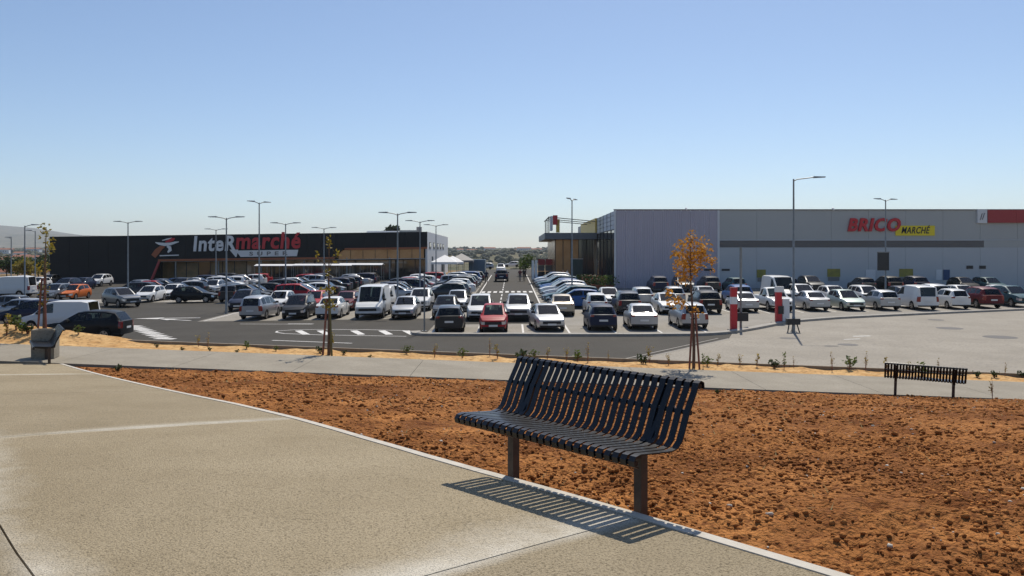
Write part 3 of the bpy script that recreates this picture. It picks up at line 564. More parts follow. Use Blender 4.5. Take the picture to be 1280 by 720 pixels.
def car_parts(kind):
    if kind in CARM: return CARM[kind]
    s = SPEC[kind]; L, Wd = s['L'], s['W']; h = L / 2; wr = s['wr']; sill = s['sill']
    xs = set(np.linspace(-h, h, 39).round(4)); xs |= {round(v, 4) for r in [s['ws'], s['rw']] + s['side'] for v in r}
    for w in s['wx']: xs |= {round(w + (wr + .07) * math.cos(a), 4) for a in np.linspace(0, math.pi, 13)}
    xs = sorted(x for x in xs if -h <= x <= h); xs = [x for i, x in enumerate(xs) if i == 0 or x - xs[i - 1] > .004]
    bx, bz = zip(*s['belt']); rx, rz = zip(*s['roof']); top = max(rz)
    def ring(x):
        zs = float(np.interp(x, bx, bz)); ins = rx[0] < x < rx[-1]; zr = max(zs, float(np.interp(x, rx, rz))) if ins else zs
        t = (zr - zs) / max(top - zs, .01); q = abs(x) / h; w = Wd / 2 * (1 - (.17 if x > 0 else .11) * q ** 5)
        zb = sill + (.06 * max(0, (q - .8) / .2))
        for c in s['wx']:
            rr = wr + .06
            if abs(x - c) < rr: zb = max(zb, wr + math.sqrt(rr * rr - (x - c) ** 2))
        lv = [zb, sill + .16, sill + .52 * (zs - sill), sill + .84 * (zs - sill), zs]
        for k in range(1, 5): lv[k] = max(lv[k], lv[k - 1] + .004)
        inw = .13 if kind in ('large van', 'small van') else .235
        wt = w - .06 - (.10 - .03 * t) - (inw - .1) * t; pe = (wt, zr + .008 - .035 * t); p4 = (w - .06, lv[4])
        lp = lambda a: (p4[0] + (pe[0] - p4[0]) * a, p4[1] + (pe[1] - p4[1]) * a)
        return [(w - .05, lv[0]), (w - .012, lv[1]), (w, lv[2]), (w - .018, lv[3]), p4, lp(.10), lp(.87), pe, (wt * .86, zr + .014), (0, zr + .03)]
    parts = {k: MB() for k in ('body', 'windscreen', 'rear_window', 'sill_trimL', 'sill_trimR', 'front_bumper', 'rear_bumper', 'grille')}
    for i in range(len(s['side'])):
        for sd_ in 'LR': parts[f'side_window{i}{sd_}'] = MB()
    for sd_ in 'LR': parts['headlight' + sd_] = MB(); parts['tail_light' + sd_] = MB()
    rg = [ring(x) for x in xs]
    def put(key, pts, flip):
        parts[key].add(pts, [tuple(range(len(pts)))[::-1] if flip else tuple(range(len(pts)))])
    for i in range(len(xs) - 1):
        xm = (xs[i] + xs[i + 1]) / 2
        for j in range(9):
            for sg in (1, -1):
                pts = [(xs[i], sg * rg[i][j][0], rg[i][j][1]), (xs[i + 1], sg * rg[i + 1][j][0], rg[i + 1][j][1]), (xs[i + 1], sg * rg[i + 1][j + 1][0], rg[i + 1][j + 1][1]), (xs[i], sg * rg[i][j + 1][0], rg[i][j + 1][1])]
                key = 'body'; sd_ = 'L' if sg > 0 else 'R'
                if j == 5:
                    for k, (a, b) in enumerate(s['side']):
                        if a < xm < b: key = f'side_window{k}{sd_}'
                elif j == 8 and s['ws'][0] < xm < s['ws'][1]: key = 'windscreen'
                elif j == 8 and s['rw'][0] < xm < s['rw'][1]: key = 'rear_window'
                elif j == 0: key = 'sill_trim' + sd_ if kind in ('SUV', 'pickup', 'large van') else 'body'
                elif j in (2,) and xm > h - .2: key = 'headlight' + sd_
                elif (j == 3 or (j == 2 and kind not in ('saloon', 'hatchback', 'city car'))) and xm < -h + .12: key = 'tail_light' + sd_
                put(key, pts, sg > 0)
    # rounded front and rear faces
    for end, i in ((1, len(xs) - 1), (-1, 0)):
        r = rg[i]; fr = [r[k][0] / r[4][0] for k in range(9, 3, -1)]; fr = [-f for f in fr[:0:-1]] + fr; x0 = xs[i]; bul = .17 if end > 0 else .09
        P = [[(x0 + end * bul * (1 - abs(f) ** 2.4) * (1 if j else .75), f * r[j][0], r[j][1]) for f in fr] for j in range(5)]
        for j in range(4):
            for c in range(len(fr) - 1):
                fm = (fr[c] + fr[c + 1]) / 2; key = 'body'; sd_ = 'L' if fm > 0 else 'R'
                if end > 0:
                    if j == 2: key = 'headlight' + sd_ if abs(fm) > .66 else 'grille'
                    elif j == 0: key = 'front_bumper'
                else:
                    if (j == 3 or (j == 2 and kind not in ('saloon', 'hatchback', 'city car'))) and abs(fm) > .78: key = 'tail_light' + sd_
                    elif j == 0: key = 'rear_bumper'
                put(key, [P[j][c], P[j][c + 1], P[j + 1][c + 1], P[j + 1][c]], end < 0)
        top_r = [(x0, f * r[4][0], z) for f, z in zip(fr, [r[k][1] for k in range(4, 9)] + [r[9][1]] + [r[k][1] for k in range(8, 3, -1)])]
        for c in range(len(fr) - 1): put('body', [P[4][c], P[4][c + 1], top_r[c + 1], top_r[c]], end < 0)
    cab = MB(); cx0 = rx[0] + .12; cx1 = s['ws'][1] - .1; zb1 = float(np.interp(0, bx, bz)); yy = Wd / 2 - .2
    cab.box2((cx0, -yy, sill + .3), (cx1, yy, zb1 - .28)); cab.box2((cx1 - .45, -yy, zb1 - .281), (cx1, yy, zb1 - .04))
    fx = s['ws'][1] - 1.35
    for sy in (-.37, .37): cab.box2((fx - .16, sy - .23, zb1 - .281), (fx, sy + .23, zb1 + .1)); cab.box2((fx - .15, sy - .12, zb1 + .14), (fx - .05, sy + .12, zb1 + .32))
    if cx0 < fx - 1.1 and 'van' not in kind:
        rxx = max(cx0 + .35, fx - 1.15); cab.box2((rxx - .16, -yy + .05, zb1 - .281), (rxx, yy - .05, zb1 + .08))
        for sy in (-.4, .4): cab.box2((rxx - .14, sy - .12, zb1 + .1), (rxx - .05, sy + .12, zb1 + .24))
    parts['interior'] = cab
    u = MB(); u.box((0, 0, sill + .17), (L - .2, Wd - .34, .26)); parts['underbody'] = u
    mt = {'body': None, 'windscreen': M_glass, 'rear_window': M_glass, 'front_bumper': M_trim, 'rear_bumper': M_trim, 'grille': M_trim, 'underbody': M_trim, 'interior': M_cabin}
    out = []
    for k, b in parts.items():
        if not b.f: continue
        nm = k if k in mt else k.rstrip('LR').rstrip('0123456789')
        m = M_white if k == 'body' else mt.get(k) or (M_trim if 'sill' in k else M_glass if 'window' in k else M_head if 'headlight' in k else M_tail)
        # weld by position so shading is smooth
        vs = {}; fv = []
        for f in b.f:
            q = []
            for idx in f:
                key = tuple(round(c, 4) for c in b.v[idx]); q.append(vs.setdefault(key, len(vs)))
            q = list(dict.fromkeys(q))
            if len(q) > 2: fv.append(tuple(q))
        nb = MB(); nb.add(list(vs.keys()), fv); out.append((nm, nb.mesh(nm, m, 32)))
    w = MB(); n = 22; R0, tw = wr, .2
    pr = [(.50 * R0 + .05, -tw / 2 + .03), (.97 * R0 - .01, -tw / 2), (R0, -tw / 2 + .03), (R0, tw / 2 - .03), (.97 * R0 - .01, tw / 2), (.62 * R0, tw / 2 - .015), (.6 * R0, tw / 2 - .05), (.02, tw / 2 - .05)]
    vs = [(r * math.cos(2 * math.pi * k / n), y, r * math.sin(2 * math.pi * k / n)) for r, y in pr for k in range(n)]
    w.add(vs, [(a * n + k, a * n + (k + 1) % n, (a + 1) * n + (k + 1) % n, (a + 1) * n + k) for a in range(len(pr) - 1) for k in range(n)])
    tyre = w.mesh('tyre', M_tyre, 40)
    rm = MB(); ro = .63 * R0
    for k in range(5):
        a = 2 * math.pi * k / 5
        rm.prism([(math.cos(a - .34) * ro, math.sin(a - .34) * ro), (math.cos(a + .34) * ro, math.sin(a + .34) * ro), (math.cos(a + .5) * ro * .3, math.sin(a + .5) * ro * .3), (math.cos(a - .5) * ro * .3, math.sin(a - .5) * ro * .3)], (0, tw / 2 - .045, 0), (1, 0, 0), (0, 0, 1), (0, .03, 0))
    rm.tube([(0, tw / 2 - .045, 0), (0, tw / 2 - .005, 0)], ro * .34, 12)
    for k in range(n):
        a, b = 2 * math.pi * k / n, 2 * math.pi * (k + 1) / n
        rm.add([(math.cos(q) * rr, tw / 2 - .012, math.sin(q) * rr) for q, rr in ((a, ro), (b, ro), (b, ro * .9), (a, ro * .9))], [(0, 1, 2, 3)])
    rim = rm.mesh('rim', M_rim)
    mi = MB().hexa([(-.09, 0, -.07), (.07, 0, -.07), (.05, .2, -.06), (-.09, .2, -.06), (-.09, 0, .07), (.05, 0, .07), (.02, .2, .07), (-.09, .2, .07)]).mesh('door_mirror', M_trim)
    pl = MB().box((0, 0, 0), (.02, .50, .11)).mesh('licence_plate', M_plate)
    CARM[kind] = (out, tyre, rim, mi, pl); return CARM[kind]
def car(x, y, yaw, kind, colour, label, group, near=True):
    s = SPEC[kind]; out, tyre, rim, mi, pl = car_parts(kind); nm = kind.replace(' ', '_').lower()
    nm = {'hatchback': 'parked_car', 'saloon': 'parked_car', 'city_car': 'parked_car', 'estate_car': 'parked_car', 'suv': 'parked_car', 'people_carrier': 'parked_car', 'small_van': 'parked_van', 'large_van': 'parked_van', 'pickup': 'pickup_truck'}[nm]
    o = empty(nm, (x, y, float(z_lot(x, y)) + .012)); gx_ = 0.013 if x < 0 else 0.0; up = Vector((-gx_, -0.013, 1)).normalized()
    f = Vector((math.cos(yaw), math.sin(yaw), 0)); f = (f - up * f.dot(up)).normalized(); l = up.cross(f)
    o.rotation_euler = Matrix((f, l, up)).transposed().to_euler()
    tag(o, label, 'van' if 'van' in kind else 'pickup' if kind == 'pickup' else 'car', group)
    p = paint(colour)
    for n_, me in out:
        
        c = link(n_, me, o)
        if n_ == 'body': c.material_slots[0].link = 'OBJECT'; c.material_slots[0].material = p
    for wx in s['wx']:
        for sy in (1, -1):
            t = link('wheel', tyre, o); t.location = (wx, sy * (s['W'] / 2 - .115), s['wr']); t.rotation_euler = (0, 0, 0 if sy > 0 else math.pi)
            if near: link('rim', rim, t)
    if near:
        for sy in (1, -1):
            m = link('door_mirror', mi, o); m.location = (s['ws'][1] - .42, sy * (s['W'] / 2 - .09), float(np.interp(s['ws'][1] - .4, *zip(*s['belt']))) + .08)
            if sy < 0: m.rotation_euler = (0, 0, 0); m.scale = (1, -1, 1)
        bz = float(np.interp(-s['L'] / 2, *zip(*s['belt'])))
        for ex, zz in ((s['L'] / 2 + .155, s['sill'] + .22), (-s['L'] / 2 - .09, bz * .66)):
            q = link('licence_plate', pl, o); q.location = (ex + (.012 if ex > 0 else -.012), 0, zz)
    return o
def pcar(px, py, yaw, kind, colour, label, group='cars parked in the front rows', near=True):
    x, y = lot(px, py); s = SPEC[kind]; a = R(yaw)
    y += abs(math.sin(a)) * s['L'] / 2 + abs(math.cos(a)) * s['W'] / 2; x = x / (y - (abs(math.sin(a)) * s['L'] / 2 + abs(math.cos(a)) * s['W'] / 2)) * (y - .35 * s['L'] * abs(math.sin(a)))
    return car(x, y, a, kind, colour, label, group, near)
# first row, against the kerb
for a in ((561, 416.4, 92, 'hatchback', 'dark grey', 'dark grey hatchback with its tail to the kerb at the island tip'), (617, 416.4, -90, 'city car', 'red', 'bright red small hatchback with its bonnet against the kerb'),
          (684, 415.2, -84, 'saloon', 'silver', 'silver car with pale bonnet parked nose to the kerb beside the red one'), (753, 414.6, 90, 'hatchback', 'navy', 'dark navy hatchback backed up to the kerb between two silver cars'),
          (805, 413.5, 88, 'saloon', 'silver', 'silver saloon backed up to the kerb next to the navy hatchback'), (866, 412.4, 90, 'estate car', 'silver', 'silver estate car backed up to the kerb behind the orange sapling')): pcar(*a)
# cars standing where the central road begins
pcar(600, 401.5, -90, 'people carrier', 'white', 'pale people carrier in the mouth of the central road behind the red car'); pcar(648, 402, -90, 'SUV', 'silver', 'silver SUV with dark windscreen on the right lane of the central road mouth')
pcar(627, 352.4, 90, 'SUV', 'navy', 'dark blue car driving away along the central road'); pcar(626, 339.5, -90, 'hatchback', 'white', 'white car farther along the central road, facing the plaza')
# front row on the left of the central road
for a in ((318, 400.5, 88, 'people carrier', 'silver', 'silver people carrier with its tail to the asphalt at the end of its row'), (368, 400, -88, 'people carrier', 'black', 'black people carrier facing the asphalt next to the silver one'),
          (411, 399, 90, 'saloon', 'white', 'white saloon behind the thin sapling with its tail to the asphalt'), (462, 399.5, -90, 'large van', 'white', 'big white van facing the asphalt'),
          (505, 399.5, -90, 'saloon', 'silver', 'silver car with dark windscreen beside the big white van'), (556, 399.5, -90, 'hatchback', 'dark grey', 'dark grey hatchback behind the bare island post')): pcar(*a)
L2 = [(300, 'people carrier', 'navy'), (345, 'hatchback', 'white'), (389, 'hatchback', 'red'), (430, 'saloon', 'dark red'), (474, 'small van', 'white'), (524, 'SUV', 'white'), (571, 'hatchback', 'silver')]
for px, k, c in L2: pcar(px, 389.5, -90, k, c, f'{c} {k} parked nose to tail behind the front row left of the central road', 'cars behind the front row on the left')
# right-hand block: row of tails toward the drive, then the row behind it
Bv = [(703, 396, 90, 'saloon', 'beige', 'beige saloon behind the silver car with the pale bonnet'), (746, 394.6, 90, 'city car', 'white', 'small white car behind the navy hatchback'), (786, 394.3, 90, 'SUV', 'dark grey', 'dark grey SUV two bays from the small white car'),
      (838, 393.8, -90, 'saloon', 'white', 'white saloon facing the kerb behind the silver saloon'), (886, 393, 90, 'SUV', 'black', 'black SUV behind the silver estate car'), (934, 391.2, 88, 'saloon', 'silver', 'silver saloon behind the plain steel post'),
      (975, 390.5, -90, 'pickup', 'white', 'white pickup truck facing the red pillar with the cabinet'), (1021, 389.6, 90, 'saloon', 'silver', 'silver saloon right of the tall single-arm lamp post'), (1066, 389.2, -90, 'hatchback', 'pale green', 'pale green hatchback facing the drive'),
      (1109, 388.6, 90, 'hatchback', 'silver', 'silver hatchback just left of the white van on the right'), (1155, 388.2, 90, 'small van', 'white', 'white van with its rear doors toward the drive'), (1197, 387, 90, 'city car', 'white', 'small white car between the white van and the dark red pickup'),
      (1236, 386.4, 90, 'SUV', 'dark red', 'dark red SUV with its tail toward the drive'), (1279, 385, -90, 'SUV', 'teal', 'dark green SUV right of the dark red one')]
for a in Bv: pcar(*a)
SEEN = {}
def auto(x, y, yaw, kinds, cols, where, group, near=False):
    k = random.choice(kinds); c = random.choice(cols); car(x, y, yaw, k, c, f'{c} {k} {where}', group, near)
KS = ['hatchback', 'hatchback', 'hatchback', 'saloon', 'SUV', 'estate car', 'people carrier', 'city car']; CS = ['white', 'white', 'white', 'silver', 'silver', 'grey', 'black', 'dark grey', 'navy', 'black', 'dark grey', 'red', 'blue']
CL = ['white', 'white', 'silver', 'silver', 'grey', 'white', 'blue', 'navy', 'beige']
for px in np.arange(723, 1300, 41.5):
    if abs(px - 982) < 18: pcar(982, 379.6, -90, 'large van', 'white', 'tall white van in the second row before the grey store', 'cars in the second row before the grey store'); continue
    x, y = lot(px, 384.0 - (px - 723) * .0065); auto(x, y + 2.3, R(-90 if random.random() < .6 else 90), KS, CL, 'in the second row before the grey store', 'cars in the second row before the grey store')
for x in np.arange(15.4, 53, 2.7):
    if random.random() < .85: auto(x, 89.0, R(random.choice((90, -90))), ['SUV', 'hatchback', 'estate car', 'SUV'], ['black', 'dark grey', 'navy', 'black', 'dark grey', 'teal'], 'in the shade at the foot of the grey store wall', 'cars along the wall of the grey store')
# right side of the central road, noses to the road
for i, y in enumerate(np.arange(66, 108, 2.65)):
    c = ['blue', 'teal', 'grey', 'navy', 'silver', 'white', 'dark grey', 'blue'][i % 8]; k = ['hatchback', 'SUV', 'estate car', 'hatchback'][i % 4]
    car(4.9 + .1 * random.random(), y, R(180), k, c, f'{c} {k} parked nose to the central road on the store entrance side', 'cars along the right side of the central road', y < 80)
# double rows between the lamp posts
NAMES = ['nearest the central road', 'in the middle double row before the charcoal supermarket', 'in the double row farthest from the central road']
WH = ['in the double row of bays just left of the central road', 'in the middle double row before the supermarket sign', 'in the double row farthest left of the central road']
for ci, c in enumerate(COLS):
    for sx in (1, -1):
        y = 77.3 if ci < 2 else 86.3
        while y < 113:
            if random.random() < .93: auto(c + sx * 2.35 + random.uniform(-.15, .15), y, 0 if (sx < 0) ^ (random.random() < .3) else math.pi, KS, CS, WH[ci], 'cars in the double rows before the supermarket')
            y += 2.6
# left-hand group
for a in ((180, 378.4, -90, 'hatchback', 'white', 'white hatchback facing the asphalt, left one of the white pair'), (209, 374.8, -90, 'saloon', 'white', 'white saloon facing the asphalt, right one of the white pair'), (244, 378.6, 0, 'hatchback', 'black', 'black hatchback seen side-on alone at the asphalt edge'),
          (145, 385.2, -42, 'SUV', 'grey', 'grey SUV turning across the asphalt'), (118, 358.8, -90, 'SUV', 'white', 'white SUV standing alone before the plain charcoal wall'), (110, 427, 180, 'SUV', 'black', 'black SUV seen side-on beside the sandy strip'),
          (76, 414, 178, 'small van', 'white', 'white van with bonnet to the left behind the black SUV'), (84, 375.6, -90, 'hatchback', 'orange', 'orange hatchback behind the white van'), (42, 406, 176, 'people carrier', 'navy', 'navy people carrier next to the white van on the left'),
          (22, 400, 176, 'hatchback', 'silver', 'silver hatchback at the left, one bay beyond the navy people carrier'), (4, 394, 176, 'hatchback', 'grey', 'grey hatchback at the left, two bays beyond the navy people carrier'), (12, 372, 180, 'large van', 'white', 'long white van at the far left behind the parked row'),
          (60, 377, -90, 'SUV', 'grey', 'grey SUV left of the orange hatchback'), (75, 366, -90, 'SUV', 'navy', 'navy SUV behind the orange hatchback')): pcar(*a, 'cars on the left side of the car park')
for px, py, k, c in ((165, 368, 'estate car', 'grey'), (192, 366, 'hatchback', 'dark grey'), (222, 367, 'SUV', 'black'), (241, 366.5, 'saloon', 'white'), (262, 368, 'hatchback', 'silver'), (287, 379, 'SUV', 'dark grey'), (96, 363, 'hatchback', 'navy'), (40, 362, 'hatchback', 'white'), (20, 358, 'saloon', 'white'), (55, 357, 'hatchback', 'dark grey')):
    pcar(px, py, -90 if px < 280 else 90, k, c, f'{c} {k} in the loose rows toward the plain charcoal wall', 'cars in the loose rows on the far left', False)
for px, py, c in ((640, 331, 'white'), (646, 330, 'grey'), (606, 334, 'silver')): pcar(px, py + 3, 180, 'hatchback', c, f'{c} hatchback parked where the central road leaves the car park', 'cars at the far end of the road', False)
# ------------------------------------------------------------------ lettering
def word(text, x0, x1, z0, z1, y, m, parent, shear=0.0, bold=0.02, tilt=0.0, depth=0.12, name='lettering', space=1.0, rail=None):
    cu = bpy.data.curves.new('t', 'FONT'); cu.body = text; cu.size = 1; cu.extrude = 0.02; cu.offset = bold; cu.shear = shear; cu.resolution_u = 3; cu.space_character = space
    ob = bpy.data.objects.new('t', cu); COL.objects.link(ob); dg = bpy.context.evaluated_depsgraph_get(); me = bpy.data.meshes.new_from_object(ob.evaluated_get(dg))
    v = np.array([q.co[:] for q in me.vertices]); f = [tuple(p.vertices) for p in me.polygons]; bpy.data.objects.remove(ob); bpy.data.curves.remove(cu); bpy.data.meshes.remove(me)
    # merge coincident vertices for component search
    key = {}; par = list(range(len(v)))
    def fd(a):
        while par[a] != a: par[a] = par[par[a]]; a = par[a]
        return a
    for i, q in enumerate(v.round(4).tolist()):
        k = tuple(q)
        if k in key: par[fd(i)] = fd(key[k])
        else: key[k] = i
    for p in f:
        for q in p[1:]: par[fd(q)] = fd(p[0])
    comp = {}
    for i in range(len(v)): comp.setdefault(fd(i), []).append(i)
    ex = v[:, 0] - v[:, 1] * shear
    cs = sorted(([ex[c].min(), ex[c].max(), set(c)] for c in comp.values()), key=lambda t: t[0]); grp = []
    for a, b, c in cs:
        if grp and a < grp[-1][1] - .5 * (b - a): grp[-1][1] = max(grp[-1][1], b); grp[-1][2] |= c
        else: grp.append([a, b, set(c)])
    mn, mx = v[:, :2].min(0), v[:, :2].max(0); zz = v[:, 2]; zn = (zz - zz.min()) / max(np.ptp(zz), 1e-6)
    X = x0 + (v[:, 0] - mn[0]) / (mx[0] - mn[0]) * (x1 - x0); Z = z0 + (v[:, 1] - mn[1]) / (mx[1] - mn[1]) * (z1 - z0) + (X - x0) * tilt; Y = y - zn * depth
    root = MB(); zc = z0 + (z1 - z0) * .4; root.hexa([(a_, b_, zc + (a_ - x0) * tilt + c_) for c_ in (-.02, .02) for a_, b_ in ((x0 + .3, y - .004), (x1 - .3, y - .004), (x1 - .3, y + .03), (x0 + .3, y + .03))]); rt = root.build(name, rail or M_blackpanel, parent)
    for a, b, c in grp:
        idx = sorted(c); mp = {q: k for k, q in enumerate(idx)}; b_ = MB(); b_.add([(X[q], Y[q], Z[q]) for q in idx], [tuple(mp[q] for q in p) for p in f if p[0] in c]); b_.build('letter', m, rt)
    return rt
def px_x(px, d): return (px - 640) / FPX * d
def px_z(py, d): return EYE - (py - HOR) / FPX * d

# ------------------------------------------------------------------ charcoal supermarket on the left
DI = 125.0; TI = 0.013
sm = empty('supermarket', (0, 0, 0)); tag(sm, 'long charcoal supermarket with red and white lettering and a glazed recess', 'building')
xl, xr = px_x(62, DI), px_x(534, DI); xs0 = px_x(184, DI)
def zi(x, h): return float(z_lot(max(x, -75), DI)) + h + (TI * 0)
HT = 6.98
def fpanel(x0, x1, h0, h1, y0, y1, m, name, h0b=None, h1b=None):
    h0b = h0 if h0b is None else h0b; h1b = h1 if h1b is None else h1b
    p = [(x0, y0, zi(x0, h0)), (x1, y0, zi(x1, h0b)), (x1, y1, zi(x1, h0b)), (x0, y1, zi(x0, h0)), (x0, y0, zi(x0, h1)), (x1, y0, zi(x1, h1b)), (x1, y1, zi(x1, h1b)), (x0, y1, zi(x0, h1))]
    return MB().hexa(p).build(name, m, sm)
g = .012
n = 5; w = (xs0 - xl) / n
for k in range(n): fpanel(xl + k * w + g, xl + (k + 1) * w - g, -.3, HT, DI, DI + .3, M_blackpanel, 'panel')
fpanel(xs0 - .0 + g, xs0 + 1.6, 3.2, HT, DI, DI + .3, M_blackpanel, 'panel'); 
MB().prism([(xs0 + g, zi(xs0, -.3)), (xs0 + .25, zi(xs0, -.3)), (xs0 + 1.6, zi(xs0, 3.19)), (xs0 + g, zi(xs0, 3.19))], (0, DI, 0), (1, 0, 0), (0, 0, 1), (0, .3, 0)).build('panel', M_blackpanel, sm)
MB().prism([(xs0 + .26, zi(xs0, -.1)), (xs0 + .6, zi(xs0, -.1)), (xs0 + 1.95, zi(xs0, 3.19)), (xs0 + 1.61, zi(xs0, 3.19))], (0, DI - .02, 0), (1, 0, 0), (0, 0, 1), (0, .3, 0)).build('red_edge', M_redfascia, sm)
xk = px_x(418, DI); xk2 = px_x(430, DI); n = 13; w = (xk - xs0 - 1.6) / n
for k in range(n): fpanel(xs0 + 1.6 + k * w + g, xs0 + 1.6 + (k + 1) * w - g, 3.42, HT, DI, DI + .3, M_blackpanel, 'panel')
fpanel(xs0 + 1.62, xk, 3.10, 3.41, DI - .05, DI + .3, M_orange, 'soffit_band')
MB().prism([(xk + g, zi(xk, 3.42)), (xk2, zi(xk2, 4.72)), (xk2, zi(xk2, HT)), (xk + g, zi(xk, HT))], (0, DI, 0), (1, 0, 0), (0, 0, 1), (0, .3, 0)).build('panel', M_blackpanel, sm)
n = 4; w = (xr - xk2) / n
for k in range(n): fpanel(xk2 + k * w + g, xk2 + (k + 1) * w - g, 4.72, HT, DI, DI + .3, M_blackpanel, 'panel')
fpanel(xk2 + .1, xr - .02, 4.45, 4.71, DI - .05, DI + .3, M_orange, 'soffit_band')
n = 7; w = (xr - .5 - xk - .5) / n
for k in range(n): fpanel(xk + .5 + k * w + .04, xk + .5 + (k + 1) * w - .04, 3.0, 4.44, DI + .5, DI + .6, M_soilreflect, 'reflection_pane')
fpanel(xk + .3, xr - .3, 2.85, 2.98, DI + .4, DI + .7, M_dark, 'transom')
# recessed shop front
n = 22; w = (xr - .4 - xs0 - .6) / n
for k in range(n):
    x0 = xs0 + .6 + k * w; m = mat('ochre_reflection', (0.36, 0.22, 0.10), 0.35, c2=(0.20, 0.15, 0.07), scale=1.2) if k < 8 and k % 4 != 3 else M_shopglass  # ochre panes: reflection of the soil bank painted as the window colour
    f = fpanel(x0 + .05, x0 + w - .05, .0, 2.95, DI + 4.0, DI + 4.06, m, 'shop_window'); fpanel(x0 - .05, x0 + .05, 0, 3.0, DI + 3.95, DI + 4.1, M_dark, 'mullion')
for k in range(7): 
    x0 = xs0 + 4 + k * 6.4; q = MB().tube([(x0, DI + .6, zi(x0, -.1)), (x0, DI + .6, zi(x0, 3.3))], .13, 10).build('column', M_galv, sm)
# shell: roof, soffit, back, sides
def slab(x0, x1, y0, y1, h0, h1, m, name): fpanel(x0, x1, h0, h1, y0, y1, m, name)
slab(xl + .02, xr - .02, DI + .31, 165, HT - .7, HT - .35, M_wallwhite, 'roof')
slab(xs0 + .7, xr - .32, DI + .32, DI + 4.0, 3.01, 3.09 if False else 3.05, M_wallwhite, 'soffit')
slab(xl, xl + .3, DI + .31, 165, -.3, HT, M_blackpanel, 'side_wall'); slab(xl, xr, 165.01, 165.3, -.3, HT, M_wallwhite, 'back_wall')
slab(xs0, xs0 + .3, DI + .31, DI + 4.0, -.2, 3.0, M_dark, 'return_wall'); slab(xl + .31, xr - .31, DI + 4.2, DI + 4.4, -.2, HT - .72, M_dark, 'inner_wall')
n = 8; w = 39.7 / n
for k in range(n): slab(xr - .3, xr, DI + .31 + k * w + .01, DI + .31 + (k + 1) * w - .01, -.2, HT + .02, M_wallwhite, 'wall_panel')
for y0 in (128.0, 134.5, 141.5, 147.0, 152.5):
    zc = zi(xr, 5.0); f = MB().box((xr + .02, y0 + 1.3, zc), (.06, 2.6, 1.0)).build('window', M_dark, sm); MB().box((xr + .055, y0 + 1.3, zc), (.02, 2.35, .8)).build('pane', M_shopglass, f)
slab(xr + .01, xr + .12, 151, 156, 0, 2.6, M_dark, 'loading_door')
# roof plant
b = MB(); b.box((px_x(480, 140), 140, zi(-21, HT + .15)), (5.2, 3.2, .9)); b.build('roof_unit', M_wallwhite, sm); MB().box((px_x(455, 140), 142, zi(-24, HT - .1)), (3.4, 2.4, .6)).build('roof_unit', M_wallwhite, sm)
MB().box((px_x(509, 140), 140, zi(-17, HT + .55)), (3.2, .5, .35)).build('duct', M_galv, sm); MB().box((px_x(524, 136), 136, zi(-15, HT + .3)), (.75, 1.2, 1.6)).build('roof_unit', M_louvre, sm)
for xx in (px_x(501, 140), px_x(517, 140)): MB().box((xx, 140, zi(-17, HT - .1)), (.15, .3, 1.1)).build('duct_leg', M_galv, sm)
# sign
yS = DI - .02
word('InteR', px_x(242, DI), px_x(295, DI), px_z(314.5, DI), px_z(295, DI), yS, M_white, sm, .10, .028, TI, .14, space=1.1)
word('marché', px_x(295, DI), px_x(376, DI), px_z(311.8, DI), px_z(290.8, DI), yS, M_red, sm, .10, .028, TI, .14, space=1.1)
def para(x0, x1, z0, z1, sk, m, parent, y, t=.06, name='sign_board', tilt=0.0):
    return MB().prism([(x0 + sk, z0), (x1 - sk * .3, z0 + (x1 - x0) * tilt), (x1, z1 + (x1 - x0) * tilt), (x0, z1)], (0, y, 0), (1, 0, 0), (0, 0, 1), (0, -t, 0)).build(name, m, parent)
pb = para(px_x(295, DI), px_x(373, DI), px_z(321.2, DI), px_z(313.2, DI), .7, M_white, sm, yS, tilt=TI)
para(px_x(287, DI), px_x(298, DI), px_z(321.2, DI), px_z(312, DI), .9, M_white, sm, yS - .002, name='letter_tail')
word('SUPER', px_x(312, DI), px_x(360, DI), px_z(319.6, DI), px_z(314.6, DI), yS - .065, M_louvre, sm, 0, .03, TI, .03, space=1.9, rail=M_white)
# emblem: pale hat stroke, red slash, pale curl and underline
def stroke(pts, w, m, name):
    P = [Vector((px_x(a, DI), 0, px_z(b, DI))) for a, b in pts]; b = MB(); n = len(P); vs = []; ws = w if hasattr(w, '__len__') else [w] * n
    for i in range(n):
        t = (P[min(i + 1, n - 1)] - P[max(i - 1, 0)]).normalized(); nn = Vector((-t.z, 0, t.x)) * ws[i] / 2
        for q in (P[i] - nn, P[i] + nn): vs += [(q.x, yS, q.z), (q.x, yS - .1, q.z)]
    fs = []
    for i in range(n - 1):
        o = i * 4; fs += [(o + 1, o + 5, o + 7, o + 3), (o, o + 1, o + 5, o + 4), (o + 2, o + 6, o + 7, o + 3)]
    b.add(vs, fs); b.build(name, m, sm)
stroke([(194.5, 303.0), (199, 304.5), (206, 305.6), (213, 305.0), (219, 303.2), (224, 302.2)], [.1, .35, .48, .42, .3, .1], M_white, 'emblem_stroke')
stroke([(207, 302.5), (212, 301.0), (216, 299.2), (219, 298)], [.15, .45, .5, .1], M_red, 'emblem_stroke')
stroke([(203, 300.6), (209, 299.0), (215, 297.4)], [.1, .2, .08], M_white, 'emblem_stroke')
stroke([(192, 320.5), (197, 314), (202, 309.5), (206, 308)], [.75, .85, .6, .2], M_orange, 'emblem_stroke')
stroke([(209, 307.6), (212.5, 309.5), (213, 312.5), (210, 315.5)], [.25, .5, .5, .2], M_white, 'emblem_stroke')
stroke([(200, 319.6), (224, 318.9)], .16, M_white, 'emblem_stroke')

